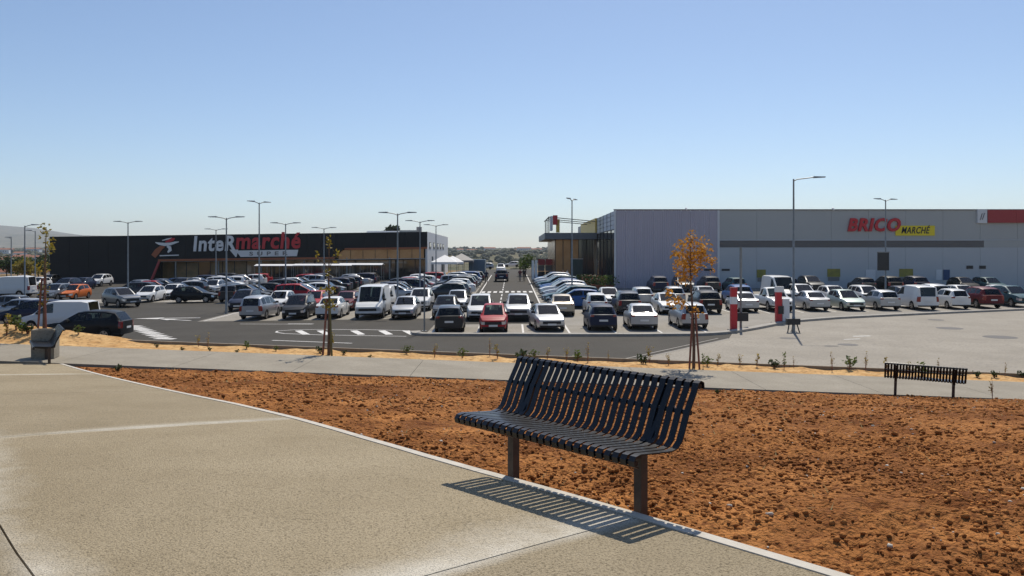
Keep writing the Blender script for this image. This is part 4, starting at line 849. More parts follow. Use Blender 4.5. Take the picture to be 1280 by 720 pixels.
# ------------------------------------------------------------------ grey DIY store on the right
DB = 95.0; zg = float(z_lot(20, DB)); ztop = px_z(261.5, DB)
st_ = empty('hardware_store', (0, 0, 0)); tag(st_, 'big grey clad store with lilac ribbed panels, red sign and yellow entrance', 'building')
xb0, xb1, xb2, xb3 = px_x(770, DB), px_x(898, DB), px_x(1232.5, DB), 74.0
n = 11; w = (xb1 - xb0) / n
for k in range(n):                                     # ribbed cladding sheets
    b = MB(); x0 = xb0 + k * w + .006; r = 5; rw = (w - .012) / r; pts = []
    for q in range(r):
        a = x0 + q * rw; pts += [(a, 0), (a + rw * .18, .05), (a + rw * .5, .05), (a + rw * .68, 0)]
    pts.append((x0 + w - .012, 0)); vs = []; fs = []
    for a, d in pts: vs += [(a, DB - d, zg - .2), (a, DB - d, ztop - .12)]
    for i in range(len(pts) - 1): fs.append((2 * i, 2 * i + 2, 2 * i + 3, 2 * i + 1))
    b.add(vs, fs); b.build('ribbed_panel', M_corr, st_)
MB().box2((xb0 - .25, DB - .1, ztop - .119), (xb3, DB + .3, ztop)).build('parapet_cap', M_louvre, st_)
MB().box2((xb1 - .12, DB - .09, zg - .2), (xb1 + .12, DB + .02, ztop - .13)).build('downpipe', M_wallwhite, st_)
MB().box2((xb0 - .2, DB - .09, zg - .2), (xb0 - .02, DB + .1, ztop - .13)).build('corner_trim', M_wallwhite, st_)
zl0, zl1 = px_z(309.2, DB), px_z(300.8, DB)
n = 12; w = (xb3 - xb1 - .13) / n
for k in range(n):
    x0 = xb1 + .13 + k * w
    MB().box2((x0 + .01, DB, zg - .2), (x0 + w - .01, DB + .12, zl0 - .01)).build('wall_panel', M_panel2, st_)
    MB().box2((x0 + .01, DB, zl1 + .16), (x0 + w - .01, DB + .12, ztop - .13)).build('wall_panel', M_panel, st_)
MB().box2((xb1 + .13, DB - .03, zl1 + .01), (xb3, DB + .1, zl1 + .15)).build('rail_trim', M_panel2, st_)
lv = MB().box2((xb1 + .14, DB + .06, zl0), (px_x(1230, DB), DB + .12, zl1)).build('louvre_band', M_louvre, st_)
for k in range(5):
    zz = zl0 + (k + .5) * (zl1 - zl0) / 5; MB().hexa([(xa, ya, zz + dz) for dz, sh in ((-.03, 0), (.03, 0)) for xa, ya in ((xb1 + .16, DB - .0 + dz), (px_x(1229, DB), DB + dz), (px_x(1229, DB), DB + .055), (xb1 + .16, DB + .055))]).build('slat', M_louvre, lv)
MB().box2((px_x(1230, DB), DB, zl0), (xb3, DB + .1, zl1)).build('wall_panel', M_panel, st_)
# core volume, roof, back
MB().box2((xb0 + .02, DB + .13, zg - .3), (xb3, 150, ztop - .25)).build('core', M_panel, st_)
# red fascia and white square, right end
zf0, zf1 = px_z(278.5, DB), px_z(262.5, DB)
for k in range(5): MB().box2((xb2 + .05 + k * 3.2, DB - .32, zf0), (xb2 + .05 + (k + 1) * 3.2 - .02, DB - .01, zf1)).build('fascia_panel', M_redfascia, st_)
sq = MB().box2((px_x(1220.5, DB), DB - .26, px_z(279, DB)), (xb2 + .0, DB - .005, px_z(262, DB))).build('logo_board', M_wallwhite, st_)
for a_, b_ in (((1223.6, 275), (1226.2, 267)), ((1226.4, 274.5), (1229, 266.5))):
    p_, q_ = Vector((px_x(a_[0], DB), DB - .275, px_z(a_[1], DB))), Vector((px_x(b_[0], DB), DB - .275, px_z(b_[1], DB))); MB().tube([p_, q_], .05, 4).build('logo_stroke', M_louvre, st_)
for px in (1041, 857.5): MB().tube([(px_x(px, DB), DB - .35, ztop - .1), (px_x(px, DB), DB - .2, ztop + .05), (px_x(px, DB), DB + .1, ztop + .12)], .1, 8).build('roof_glint', M_white, st_)  # white stubs added to imitate bright glints on the roof edge
# store sign
word('BRICO', px_x(1059, DB), px_x(1125, DB), px_z(289.5, DB), px_z(272.5, DB), DB - .03, M_red, st_, .22, .034, 0, .22, space=1.1, rail=M_panel)
para(px_x(1119, DB), px_x(1168, DB), px_z(294.5, DB), px_z(282, DB), -.0, M_signyellow, st_, DB - .02, .08)
word('MARCHÉ', px_x(1126, DB), px_x(1162, DB), px_z(292, DB), px_z(281.5, DB), DB - .105, M_dark, st_, .3, .016, 0, .03, space=1.08, rail=M_signyellow)
M_olive = mat('olive_board', (.34, .29, .05), .6, c2=(.22, .2, .05), scale=1.5)
# posters at the foot of the wall
for px0, px1, py0, py1, m in ((1034, 1050, 336, 346, M_olive), (1124, 1141, 336, 346, M_olive), (946, 957, 337, 347, M_olive), (1082, 1094, 337, 352, M_wallwhite), (1170, 1177, 337, 350, M_wallwhite), (1179, 1187, 337, 350, mat('poster_blue', (.02, .06, .16), .5)), (1208, 1216, 332, 336, M_dark), (1224, 1232, 332, 336, M_dark), (880, 890, 336, 338.5, M_dark), (902, 912, 336, 338.5, M_dark)):
    f = MB().box2((px_x(px0, DB), DB - .06, px_z(py1, DB)), (px_x(px1, DB), DB - .012, px_z(py0, DB))).build('poster_board', m, st_)
    if m is M_olive: MB().box2((px_x(px0 + 1, DB), DB - .075, px_z(py1 + 5, DB)), (px_x(px1 - 1, DB), DB - .013, px_z(py1 + .2, DB))).build('print', M_louvre, f)
# glazed side toward the central road
zlow = px_z(291.5, 115)
for k in range(5):
    y0 = DB + .35 + k * 4.0; MB().box2((xb0 - .05, y0 + .05, zg - .1), (xb0 + .01, y0 + 3.92, zlow - .1)).build('glass_panel', M_shopglass, st_); MB().box2((xb0 - .12, y0 + 3.93, zg - .1), (xb0 + .01, y0 + 4.04, ztop - .13)).build('mullion', M_dark, st_)
    for q in range(4):
        za = zlow + .02 + q * (ztop - .13 - zlow) / 4; MB().box2((xb0 - .08, y0 + .05, za), (xb0 + .01, y0 + 3.9, za + (ztop - .13 - zlow) / 4 - .05)).build('cladding_panel', M_wallwhite if k < 3 else M_panel, st_)
MB().box2((xb0 - .15, DB + .2, zlow - .09), (xb0 + .01, 115.4, zlow + .0)).build('band', M_louvre, st_)
# entrance: canopy, vestibule, yellow fascia, frame and red sign
xc0 = px_x(681, 115); zc1, zc0 = px_z(291, 115), px_z(299, 115); ze = float(z_lot(8, 118))
MB().box2((xc0, 115.0, zc0), (xb0 - .13, 141, zc1)).build('canopy', mat('canopy_grey', (.16, .17, .18), .5), st_)
n = 5; x0 = px_x(694, 117); w = (xb0 - .3 - x0) / n
for k in range(n):
    MB().box2((x0 + k * w + .05, 117.0, ze), (x0 + (k + 1) * w - .05, 117.06, zc0 - .02)).build('glass_panel', M_soilreflect if k in (0, 1, 2) else M_shopglass, st_); MB().box2((x0 + k * w - .05, 116.95, ze), (x0 + k * w + .049, 117.1, zc0 - .02)).build('mullion', M_dark, st_)
n = 6
for k in range(n):
    MB().box2((x0 - .06, 117.12 + k * 3.9, ze), (x0, 117.12 + k * 3.9 + 3.8, zc0 - .02)).build('glass_panel', M_soilreflect, st_)
MB().prism([(115.8, zc1 + .02), (140, zc1 + .02), (140, px_z(271.5, 115) - .1), (115.8, px_z(271.5, 115) - .1)], (xb0 - .3, 0, 0), (0, 1, 0), (0, 0, 1), (.28, 0, 0)).build('yellow_fascia', M_yellow, st_)
fr = MB()
for y0 in (116, 122, 128): fr.tube([(xc0 + .6, y0, zc1), (xc0 + .6, y0, zc1 + 2.2)], .07, 6); fr.tube([(xc0 + .6, y0, zc1 + 2.2), (xb0 - .3, y0, zc1 + 1.6)], .06, 6)
fr.tube([(xc0 + .6, 115.6, zc1 + 2.2), (xc0 + .6, 132, zc1 + 2.2)], .07, 6); fr.build('sign_frame', M_dark, st_)
sb = MB().box2((px_x(695, 115.6), 115.4, zc1 + .05), (px_x(699.5, 115.6), 115.6, px_z(274, 115.5))).build('yellow_board', M_yellow, st_)
rb_ = MB().box2((px_x(688.5, 115), 115.1, px_z(288, 115)), (px_x(691, 115), 118, px_z(270, 115))).build('sign_board', M_wallwhite, st_); MB().box2((px_x(691.2, 115), 115.05, px_z(281, 115)), (px_x(697, 115), 115.35, px_z(269, 115))).build('red_sign', M_red, st_)
# ------------------------------------------------------------------ saplings, weeds, trees
def leaf_quads(P, size, tilt=1.0, rs=None):
    b = MB(); rs = rs or random
    for p in P:
        a = Vector((rs.gauss(0, 1), rs.gauss(0, 1), rs.gauss(0, .8))).normalized(); c = a.cross(Vector((rs.gauss(0, 1), rs.gauss(0, 1), rs.gauss(0, 1)))).normalized(); s = size * rs.uniform(.6, 1.35); p = Vector(p)
        b.add([p - a * s, p + c * s * .5 - a * s * .1, p + a * s, p - c * s * .5 - a * s * .1], [(0, 1, 2, 3)])
    return b
def sapling(px, py, d, htop, label, blobs, leafm, stakes, lean=0.0, size=.055):
    x = px_x(px, d); z = float(z_strip(np.array([x]), np.array([d]))[0]); o = empty('sapling', (x, d, z)); tag(o, label, 'tree', 'young staked trees on the sandy strip')
    tr = [(0, 0, -.1), (.01, 0, .6), (.02 + lean * .3, .01, 1.5), (-.01 + lean * .6, .02, htop * .62), (.02 + lean, 0, htop * .96)]
    t = MB(); t.tube(tr, [.05, .045, .038, .026, .006], 8); 
    P = []
    for bx_, bz_, r, rz_, n_ in blobs:
        base = min(max(bz_ - .4, .9), htop * .9); t.tube([(lean * base / htop, 0, base), (bx_ * .6, random.uniform(-.1, .1), (base + bz_) / 2 + .08), (bx_, random.uniform(-.15, .15), bz_)], [.012, .009, .004], 5)
        for _ in range(n_):
            v = Vector((random.gauss(0, 1), random.gauss(0, 1), random.gauss(0, 1))); v = v.normalized() * random.random() ** .45; P.append((bx_ + v.x * r, v.y * r, bz_ + v.z * rz_))
    t.build('trunk', M_bark, o, 40); leaf_quads(P, size).build('crown', leafm, o)
    for sx, m in stakes: MB().tube([(sx, -.12, -.2), (sx * .25 + .0, -.05, 1.65)], .03, 8).build('stake', m, o, 40)
    MB().tube([(-.09, -.07, 1.45), (.09, -.07, 1.45), (.09, .06, 1.45), (-.09, .06, 1.45), (-.09, -.07, 1.45)], .016, 5).build('tie', M_dark, o)
    return o
sapling(867, 460, 24.6, 4.1, 'staked sapling with a round crown of orange autumn leaves', [(-.18, 3.2, .50, .66, 420), (.22, 3.35, .36, .55, 200), (-.32, 2.75, .36, .38, 90), (-.1, 3.85, .22, .3, 36), (-.55, 1.95, .26, .22, 52), (-.75, 2.2, .14, .14, 22), (.1, 1.65, .2, .2, 30), (-.3, 1.85, .2, .16, 30), (.5, 3.1, .2, .34, 40)], M_leafO, ((-.16, M_stake), (.16, M_stake)), -.12, .062)
sapling(411, 447, 24.4, 3.45, 'thin nearly bare staked sapling in front of the supermarket', [(.02, 3.3, .14, .24, 26), (.24, 2.9, .14, .3, 22), (-.34, 2.9, .06, .2, 10), (0, 1.9, .26, .14, 40), (.02, 1.45, .24, .2, 60), (.0, 2.4, .14, .2, 16), (.1, .5, .08, .2, 18)], M_leafY, ((-.16, M_stake), (.12, mat('stake_mossy', (.13, .12, .05), .85))), 0.0, .06)
sapling(55, 436, 25.0, 3.3, 'staked sapling with sparse ochre leaves behind the concrete bin', [(.02, 3.05, .2, .3, 40), (.2, 2.6, .2, .26, 40), (-.05, 2.0, .22, .25, 34), (.0, 1.3, .22, .2, 40), (0, .9, .16, .2, 20)], M_leafY, ((-.14, M_stake), (.14, M_stake)), .05, .055)
def weed_mesh(n, h, spread, size, m, name):
    st2 = MB(); P = []
    for _ in range(n):
        a = random.uniform(0, 6.28); e = Vector((math.cos(a) * spread * random.random(), math.sin(a) * spread * random.random(), h * random.uniform(.5, 1))); st2.tube([(0, 0, -.05), e * .5 + Vector((0, 0, h * .06)), e], [.006, .004, .002], 4)
        for q in range(5): P.append(e * random.uniform(.4, 1.05) + Vector((random.gauss(0, .03), random.gauss(0, .03), random.gauss(0, .02))))
    return st2.mesh('stem', M_stake), leaf_quads(P, size).mesh('foliage', m)
WM = [weed_mesh(9, .42, .2, .06, M_leafG, 'a'), weed_mesh(6, .55, .16, .045, M_leafY, 'b'), weed_mesh(5, .62, .12, .036, leafmat('pale_leaf', (.24, .19, .08), (.34, .28, .12)), 'c'), weed_mesh(14, .28, .22, .05, M_leafD, 'd'), weed_mesh(5, .8, .14, .05, M_leafG, 'e')]
WL = ['bushy green weed on the sandy strip', 'slender yellow-green weed on the sandy strip', 'dry pale seedling on the sandy strip', 'low dark green weed on the sandy strip', 'tall leafy shoot on the sandy strip']
WP = [(508, 0, 1), (543, 1, 1), (578, 0, 1.1), (612, 2, 1.1), (622, 1, 1.1), (651, 3, 1.5), (667, 0, 1), (684, 1, .9), (708, 1, 1), (722, 0, 1.2), (735, 2, 1.2), (760, 2, .7), (803, 3, 1.3), (812, 1, 1.3), (836, 1, .9), (879, 4, .8), (884, 0, 1.1), (897, 1, .9), (925, 1, .9), (946, 1, 1), (968, 3, 1.2), (980, 4, 1.0), (992, 2, .7), (1040, 2, 1.2), (1062, 0, 1.5), (1082, 2, 1.2), (1109, 1, 1.2),
      (1153, 0, 1.5), (1174, 2, 1), (1222, 3, .9), (1243, 3, .9), (1256, 2, .9), (1278, 3, 1.0), (248, 1, .9), (260, 2, 1.0), (308, 0, .9), (345, 0, .6), (400, 3, .9), (430, 3, .6), (196, 3, .5), (228, 3, .5), (262, 3, .5), (296, 3, .5), (462, 3, .5), (98, 0, 1), (20, 0, 1.6), (35, 3, 1.4), (8, 1, 1.6), (28, 0, 1.2), (1135, 1, .9)]
for px, k, s in WP:
    y = random.uniform(24.6, 25.35) if s > .55 else random.uniform(24.0, 24.4); x = px_x(px, y); z = float(z_strip(np.array([x]), np.array([y]))[0]); o = empty('weed', (x, y, z), random.uniform(0, 6)); s *= .8; o.scale = (s, s, s)
    wh = 'near the concrete bin' if px < 120 else 'between the concrete bin and the thin sapling' if px < 412 else 'between the thin sapling and the island post' if px < 535 else 'facing the red car' if px < 655 else 'facing the silver saloon' if px < 780 else 'near the orange sapling' if px < 900 else 'facing the red pillars' if px < 1010 else 'across the path from the footpath bench' if px < 1215 else 'beyond the footpath bench'
    tag(o, WL[k] + ' ' + wh, 'plant', 'weeds along the sandy strip'); link('stem', WM[k][0], o); link('foliage', WM[k][1], o)
for x, y, k, s in ((11.1, 19.4, 2, .9), (-9.2, 19.6, 3, .6), (4.2, 17.2, 3, .4)):
    z = float(z_soil(np.array([x]), np.array([y]))[0]); o = empty('weed', (x, y, z)); o.scale = (s,) * 3; tag(o, ['', '', 'grey dry weed tuft in the soil near the footpath bench', 'low weed tuft in the tilled soil'][k], 'plant', 'weeds in the tilled soil'); link('stem', WM[k][0], o); link('foliage', WM[k][1], o)
def tree(x, y, z, h, r, label, m, n=420, group='trees beyond the car park', trunk=.35, size=.28):
    o = empty('tree', (x, y, z)); tag(o, label, 'tree', group); th = h * trunk; t = MB(); t.tube([(0, 0, -.3), (.05, 0, th), (0, .1, h * .75)], [h * .03, h * .02, h * .008], 7); P = []
    for k in range(11):
        a = random.uniform(0, 6.28); q = random.uniform(.2, .8) * r; c = Vector((math.cos(a) * q, math.sin(a) * q, th + (h - th) * random.uniform(.15, .85))); t.tube([(0, 0, th * .9), c * .5 + Vector((0, 0, th * .5)), c], [h * .01, h * .006, h * .003], 5)
        for _ in range(n // 11):
            v = Vector((random.gauss(0, 1), random.gauss(0, 1), random.gauss(0, .7))).normalized() * random.random() ** .4 * r * .5; P.append(c + v)
    t.build('trunk', M_bark, o); leaf_quads(P, size).build('crown', m, o); return o
x, y = px_x(657, 130), 130; tree(x, y, float(z_lot(x, y)), 3.6, 1.7, 'small round green tree at the far end of the central road', M_leafG, 700, size=.2)
for px, d, h in ((485, 300, 19), (494, 300, 18)): tree(px_x(px, d), d, -3, h + 0, 2.0, 'tall dark pine showing above the supermarket roof', M_leafD, 800, trunk=.62, size=.5)
for k, (px, d, h, m) in enumerate(((8, 140, 3.6, M_leafD), (22, 150, 3.4, M_leafG), (36, 135, 3.4, M_leafY), (48, 150, 3.6, M_leafD), (-20, 150, 5, M_leafD), (-60, 160, 5, M_leafG), (14, 175, 4, M_leafD), (30, 180, 3.8, M_leafG), (56, 170, 4, M_leafD))):
    x = px_x(px, d); tree(x, d, float(z_ground(np.array(x), np.array(float(d)))) , h, 2.0, ('dark evergreen', 'mid green broadleaf', 'yellowing broadleaf')[0 if m is M_leafD else 1 if m is M_leafG else 2] + ' tree left of the supermarket', m, 600, 'trees left of the supermarket', size=.32)

# ------------------------------------------------------------------ far country
M_hill = mat('hill_scrub', (.085, .085, .045), .95, c2=(.20, .165, .10), scale=.012, c3=(.05, .065, .03), scale3=.03, spec=.1)
def z_hill(x, y):
    r = np.hypot(x, y); base = -9 + sstep(350, 900, y) * 5 + sstep(700, 2000, y) * 17 + sstep(1900, 4200, y) * 14
    base = base + (vnoise(x, y, 420, 51) - .5) * 14 * sstep(500, 1500, y) + (vnoise(x, y, 130, 52) - .5) * 5 * sstep(400, 1000, y) + (vnoise(x, y, 1300, 53) - .5) * 16 * sstep(1500, 3500, y)
    mt = 215 * np.exp(-(((x + 4300) / 900) ** 2)) * sstep(4200, 5600, y) + 80 * np.exp(-(((x + 3000) / 500) ** 2)) * sstep(4200, 5600, y)
    return base + mt
hy = np.concatenate([np.arange(330, 1000, 40), np.arange(1000, 2600, 70), np.arange(2600, 7200, 180)])
tag(link('hills', grid_mesh('hills', np.arange(-7000, 7001, 110.), hy, z_hill, M_hill)), kind='structure')
n = 17000; Y = 420 + 2300 * rng.uniform(0, 1, n) ** .8; X = Y * rng.uniform(-1.15, .7, n); k = vnoise(X, Y, 160, 61) > rng.uniform(.25, .75, n); X, Y = X[k], Y[k]; S = rng.uniform(1.2, 3.2, len(X)) * (1 + Y / 4000)
tag(lumps('woodland', np.stack([X, Y, z_hill(X, Y) + S * .5], -1), np.stack([S * 1.25, S * 1.25, S], -1), mat('woodland_leaf', (.03, .04, .018), .9, c2=(.075, .075, .035), scale=.08), flat=1.0, jit=.4), 'far woodland and scrub covering the low hills', 'woodland', kind='stuff')
def house(x, y, z, w, d, h, rz, label, red=True):
    o = empty('house', (x, y, z), rz); tag(o, label, 'house', 'white houses on the far hillside'); MB().box((0, 0, h / 2 - 1), (w, d, h + 2)).build('wall', M_wallwhite, o)
    MB().add([(-w / 2 - .3, -d / 2 - .3, h + .01), (w / 2 + .3, -d / 2 - .3, h + .01), (w / 2 + .3, d / 2 + .3, h + .01), (-w / 2 - .3, d / 2 + .3, h + .01), (-w / 2 - .3, 0, h + d * .22), (w / 2 + .3, 0, h + d * .22)], [(0, 1, 5, 4), (2, 3, 4, 5), (0, 4, 3), (1, 2, 5), (0, 3, 2, 1)]).build('roof', mat('roof_tile', (.28, .11, .06), .9), o)
    for xx in np.arange(-w / 2 + 1.5, w / 2 - 1, 3.2): MB().box((xx, -d / 2 - .03, h * .55), (1.1, .08, 1.3)).build('window', M_dark, o)
for k in range(16):
    px = (4, 10, 17, 25, 34, 42, 52, 6, 28, 46, 590, 612, 640, 668, 575, 655)[k]; d = random.uniform(700, 1500) if k < 10 else random.uniform(1100, 1700); x = px_x(px, d); house(x, d, float(z_hill(np.array(x), np.array(d))) + .5, random.uniform(12, 26), 9, random.uniform(4, 6.5), random.uniform(-.3, .3), 'white house with a tiled roof on the far hillside ' + ('left of the supermarket' if k < 10 else 'past the central road'))
x, d = px_x(22, 330), 332; house(x, d, float(z_ground(np.array(x), np.array(float(d)))), 26, 10, 4.2, 0, 'long low white shed among the trees left of the supermarket')

# ------------------------------------------------------------------ stalls, shelters, containers, goods
def gz(x, y): return float(z_lot(x, y))
def tent(px, d, w, h, m, label):
    x = px_x(px, d); o = empty('market_tent', (x, d, gz(x, d))); tag(o, label, 'tent', 'tents beside the supermarket corner'); b = MB(); a = w / 2
    b.add([(-a, -a, h), (a, -a, h), (a, a, h), (-a, a, h), (0, 0, h + w * .28), (-a, -a, h - .3), (a, -a, h - .3), (a, a, h - .3), (-a, a, h - .3)], [(0, 1, 4), (1, 2, 4), (2, 3, 4), (3, 0, 4), (5, 6, 1, 0), (6, 7, 2, 1), (7, 8, 3, 2), (8, 5, 0, 3)]); b.build('canopy', m, o)
    for sx in (-1, 1):
        for sy in (-1, 1): MB().tube([(sx * (a - .05), sy * (a - .05), 0), (sx * (a - .05), sy * (a - .05), h - .01)], .035, 6).build('leg', M_galv, o)
tent(556, 118, 3.6, 2.6, M_white, 'white pointed tent at the white corner of the supermarket'); tent(566, 122, 3.2, 2.5, M_white, 'white tent behind the pointed one by the supermarket corner'); tent(577, 124, 3.6, 2.7, M_louvre, 'dark grey tent between the white tents and the blue container')
x = px_x(597, 128); o = empty('container', (x, 128, gz(x, 128))); tag(o, 'blue-grey container box beside the central road near the tents', 'container')
cb = MB()
MB().box((0, 0, 1.45), (2.4, 6, 2.5)).build('box', mat('container_blue', (.10, .16, .22), .6), o)
for sx in (-1, 1): MB().box((sx * .6, -3.04, 1.45), (1.12, .06, 2.3)).build('door', mat('container_blue2', (.12, .18, .24), .6), o); MB().box((sx * .9, 0, .1), (.2, 5.6, .2)).build('skid', M_dark, o)
def shelter(px, d, w, label):
    x = px_x(px, d); o = empty('trolley_shelter', (x, d, gz(x, d))); tag(o, label, 'shelter', 'trolley shelters between the parking rows')
    MB().prism([(-1.2, 2.35), (0, 2.55), (1.2, 2.35), (1.2, 2.42), (0, 2.62), (-1.2, 2.42)], (-w / 2, 0, 0), (0, 1, 0), (0, 0, 1), (w, 0, 0)).build('roof', M_wallwhite, o)
    for k in range(5):
        for sy in (-1, 1): MB().tube([(-w / 2 + .1 + k * (w - .2) / 4, sy * 1.1, 0), (-w / 2 + .1 + k * (w - .2) / 4, sy * 1.1, 2.36)], .035, 6).build('post', M_galv, o)
    for sy in (-1, 1): MB().box((0, sy * 1.1, .7), (w - .1, .03, .06)).build('rail', M_galv, o)
    for k in range(6):
        t = MB(); x0 = -w / 2 + .5 + k * .3; t.box((x0, 0, .75), (.28, .5, .35)); t.tube([(x0 - .1, -.25, 1.0), (x0 - .1, .25, 1.0)], .02, 5); t.build('trolley_row', M_galv, o)
shelter(405, 115.5, 8, 'pale roofed trolley shelter before the glazing painted with brown reflections'); shelter(352, 117, 7, 'pale roofed trolley shelter below the red lettering'); shelter(452, 116, 6, 'pale roofed trolley shelter near the white supermarket corner')
def pot(px, d, label, m, s=1.0):
    x = px_x(px, d); o = empty('potted_plant', (x, d, gz(x, d))); tag(o, label, 'plant', 'plants and goods at the store entrance'); MB().tube([(0, 0, 0), (0, 0, .5 * s)], [.22 * s, .32 * s], 12).build('pot', mat('pot_clay', (.22, .07, .04), .8), o); P = [Vector((random.gauss(0, .32), random.gauss(0, .32), .5 + random.random() * .9)) * s for _ in range(140)]; leaf_quads(P, .12 * s).build('foliage', m, o)
for px, d in ((742, 92), (748, 91), (736, 93), (757, 90.5), (728, 94), (763, 91)): pot(px, d, 'leafy shrub in a clay pot outside the glazed store entrance', M_leafG if px % 2 else M_leafD, 1.15)
for px, d in ((733, 96), (739, 99), (752, 93), (745, 97)): pot(px, d, 'red flowering plant in a clay pot outside the store entrance', mat('red_flower', (.4, .06, .03), .7, c2=(.25, .05, .02)) , 1.0)
x = px_x(721, 100); o = empty('display_tower', (x, 100, gz(x, 100))); tag(o, 'tall dark green display board by the store entrance', 'board'); MB().box((0, 0, 1.7), (1.35, .3, 3.0)).build('panel', mat('board_green', (.012, .035, .03), .5), o); MB().box((0, 0, 3.24), (1.45, .36, .08)).build('cap', M_galv, o); MB().box((0, 0, .1), (1.5, .7, .2)).build('base', M_dark, o)
for px, lb in ((664.5, 'left'), (668.5, 'right')):
    d = 106; x = px_x(px, d); o = empty('flag_banner', (x, d, gz(x, d))); tag(o, 'narrow white banner post beside the cars at the store entrance', 'banner', 'white banners beside the central road'); MB().tube([(0, 0, 0), (0, 0, 3.0)], .03, 6).build('pole', M_galv, o); MB().box((.17, 0, 1.7), (.3, .03, 2.5)).build('cloth', M_white, o); MB().box((0, 0, .03), (.5, .5, .06)).build('base', M_dark, o)
x, d = px_x(686, 126), 126; o = empty('stacked_goods', (x, d, gz(x, d))); tag(o, 'dark stacked goods with red tops beside the canopy end', 'goods')
for k in range(9): MB().box(((k % 3 - 1) * 1.1, (k // 3 % 2) * .9, .45 + (k // 3) * .92), (1.0, .85, .88)).build('crate', (M_dark, M_louvre, M_redfascia)[k // 3], o)

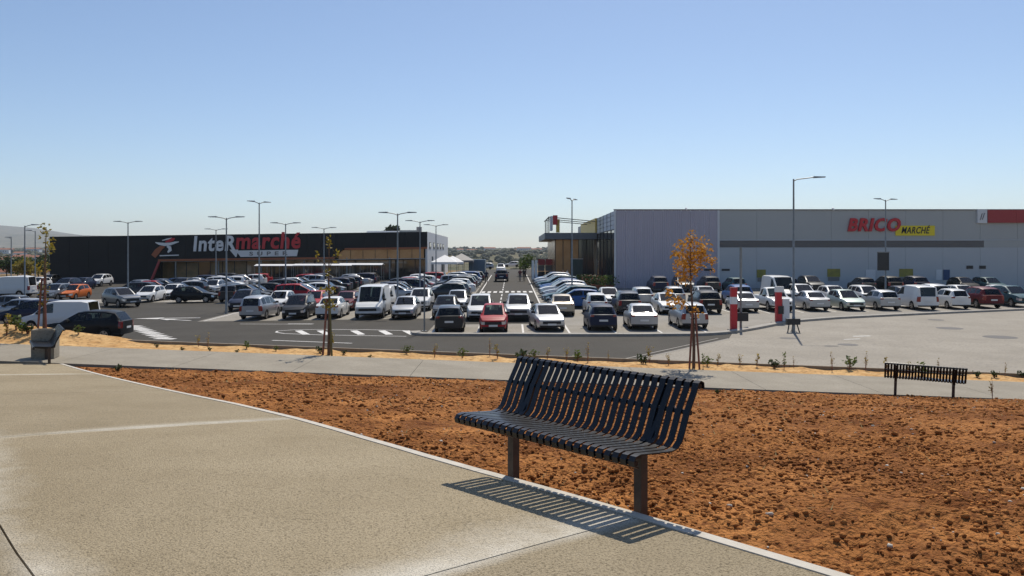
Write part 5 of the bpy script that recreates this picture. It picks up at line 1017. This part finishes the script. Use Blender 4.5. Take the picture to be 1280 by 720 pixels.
# ------------------------------------------------------------------ people
def person(x, y, z, yaw, top, legs, label, h=1.72, stride=.16):
    k = h / 1.72; o = empty('person', (x, y, z), yaw); tag(o, label, 'person', 'people walking in the car park')
    J = {'pel': ((0, 0, .95), (.15, .11)), 'che': ((.01, 0, 1.25), (.165, .115)), 'nk': ((.01, 0, 1.46), (.06, .06)), 'hd0': ((.02, 0, 1.54), (.07, .075)), 'hd1': ((.03, 0, 1.64), (.078, .09)), 'hd2': ((.02, 0, 1.72), (.05, .055)),
         'shL': ((.01, .19, 1.39), (.065, .06)), 'elL': ((-.05, .25, 1.12), (.045, .045)), 'wrL': ((.05, .27, .88), (.03, .03)), 'haL': ((.08, .27, .79), (.035, .022)),
         'shR': ((.01, -.19, 1.39), (.065, .06)), 'elR': ((-.02, -.25, 1.12), (.045, .045)), 'wrR': ((.12, -.25, .90), (.03, .03)), 'haR': ((.17, -.25, .82), (.035, .022)),
         'hiL': ((0, .1, .88), (.095, .095)), 'knL': ((stride * .7, .1, .5), (.06, .06)), 'anL': ((stride, .1, .09), (.042, .042)), 'toL': ((stride + .17, .11, .035), (.035, .03)),
         'hiR': ((0, -.1, .88), (.095, .095)), 'knR': ((-.02, -.1, .5), (.06, .06)), 'anR': ((-stride, -.1, .11), (.042, .042)), 'toR': ((-stride + .16, -.11, .035), (.035, .03))}
    E_ = [('pel', 'che'), ('che', 'nk'), ('nk', 'hd0'), ('hd0', 'hd1'), ('hd1', 'hd2'), ('che', 'shL'), ('shL', 'elL'), ('elL', 'wrL'), ('wrL', 'haL'), ('che', 'shR'), ('shR', 'elR'), ('elR', 'wrR'), ('wrR', 'haR'), ('pel', 'hiL'), ('hiL', 'knL'), ('knL', 'anL'), ('anL', 'toL'), ('pel', 'hiR'), ('hiR', 'knR'), ('knR', 'anR'), ('anR', 'toR')]
    nm = list(J); me = bpy.data.meshes.new('body'); me.from_pydata([tuple(c * k for c in J[q][0]) for q in nm], [(nm.index(a), nm.index(b)) for a, b in E_], [])
    t = bpy.data.objects.new('body', me); COL.objects.link(t); t.modifiers.new('s', 'SKIN'); t.modifiers.new('u', 'SUBSURF').levels = 1
    for i, q in enumerate(nm): me.skin_vertices[0].data[i].radius = tuple(v * k for v in J[q][1]); me.skin_vertices[0].data[i].use_root = (q == 'pel')
    dg = bpy.context.evaluated_depsgraph_get(); m2 = bpy.data.meshes.new_from_object(t.evaluated_get(dg)); bpy.data.objects.remove(t)
    sk = mat('skin', (.45, .26, .18), .6); ha = mat('hair', (.03, .02, .015), .7)
    m2.materials.clear()
    for m in (sk, top, legs, ha, M_trim): m2.materials.append(m)
    for p in m2.polygons:
        c = p.center / k; arm = abs(c.y) > .2
        p.material_index = 3 if c.z > 1.6 and (c.x < .045 or c.z > 1.69) else 0 if c.z > 1.46 else 1 if c.z > (.93 if not arm else 1.12) else 0 if arm and c.z > .7 else 2 if c.z > .1 else 4
        p.use_smooth = True
    link('body', m2, o)
C_ = lambda n, c: mat('cloth_' + n, c, .9)
for px, d, yaw, t, l, lb in ((608, 108, -80, ('navy', (.02, .03, .06)), ('dark', (.02, .02, .025)), 'person in dark clothes walking on the central road beside the blue car'), (650, 112, -100, ('maroon', (.12, .02, .03)), ('grey', (.12, .12, .13)), 'person in a maroon top walking at the right edge of the central road'),
                             (655, 113, 80, ('dark', (.02, .02, .025)), ('khaki', (.25, .2, .13)), 'person in a dark top and khaki trousers beside the maroon-topped walker'), (388, 63.8, 120, ('skyblue', (.28, .42, .6)), ('dark', (.02, .02, .025)), 'person in a light blue shirt beside the white saloon'),
                             (470, 119, 30, ('black', (.01, .01, .012)), ('black', (.01, .01, .012)), 'person in black in front of the glazing painted with brown reflections'), (704, 108, 200, ('red', (.4, .03, .03)), ('blue', (.04, .07, .15)), 'person in a red top under the store canopy'), (709, 110, 20, ('white', (.6, .6, .6)), ('grey', (.12, .12, .13)), 'person in a white top under the store canopy')):
    x = px_x(px, d); person(x, d, gz(x, d) + .004, R(yaw), C_(*t), C_(*l), lb)

# ------------------------------------------------------------------ air
HAZE = True
if HAZE:
    hz = MB().box2((-8500, -850, -25), (8500, 7600, 245)).build('haze', []); hz.data.materials.clear()
    m = bpy.data.materials.new('haze_air'); m.use_nodes = True; nt = m.node_tree; nt.nodes.clear(); out = nt.nodes.new('ShaderNodeOutputMaterial'); pv = nt.nodes.new('ShaderNodeVolumePrincipled')
    pv.inputs['Color'].default_value = (.80, .88, .98, 1); pv.inputs['Density'].default_value = 0.0001; pv.inputs['Anisotropy'].default_value = 0.2
    nt.links.new(pv.outputs[0], out.inputs['Volume']); hz.data.materials.append(m); tag(hz, 'thin pale summer haze over the whole place', 'haze', kind='stuff')
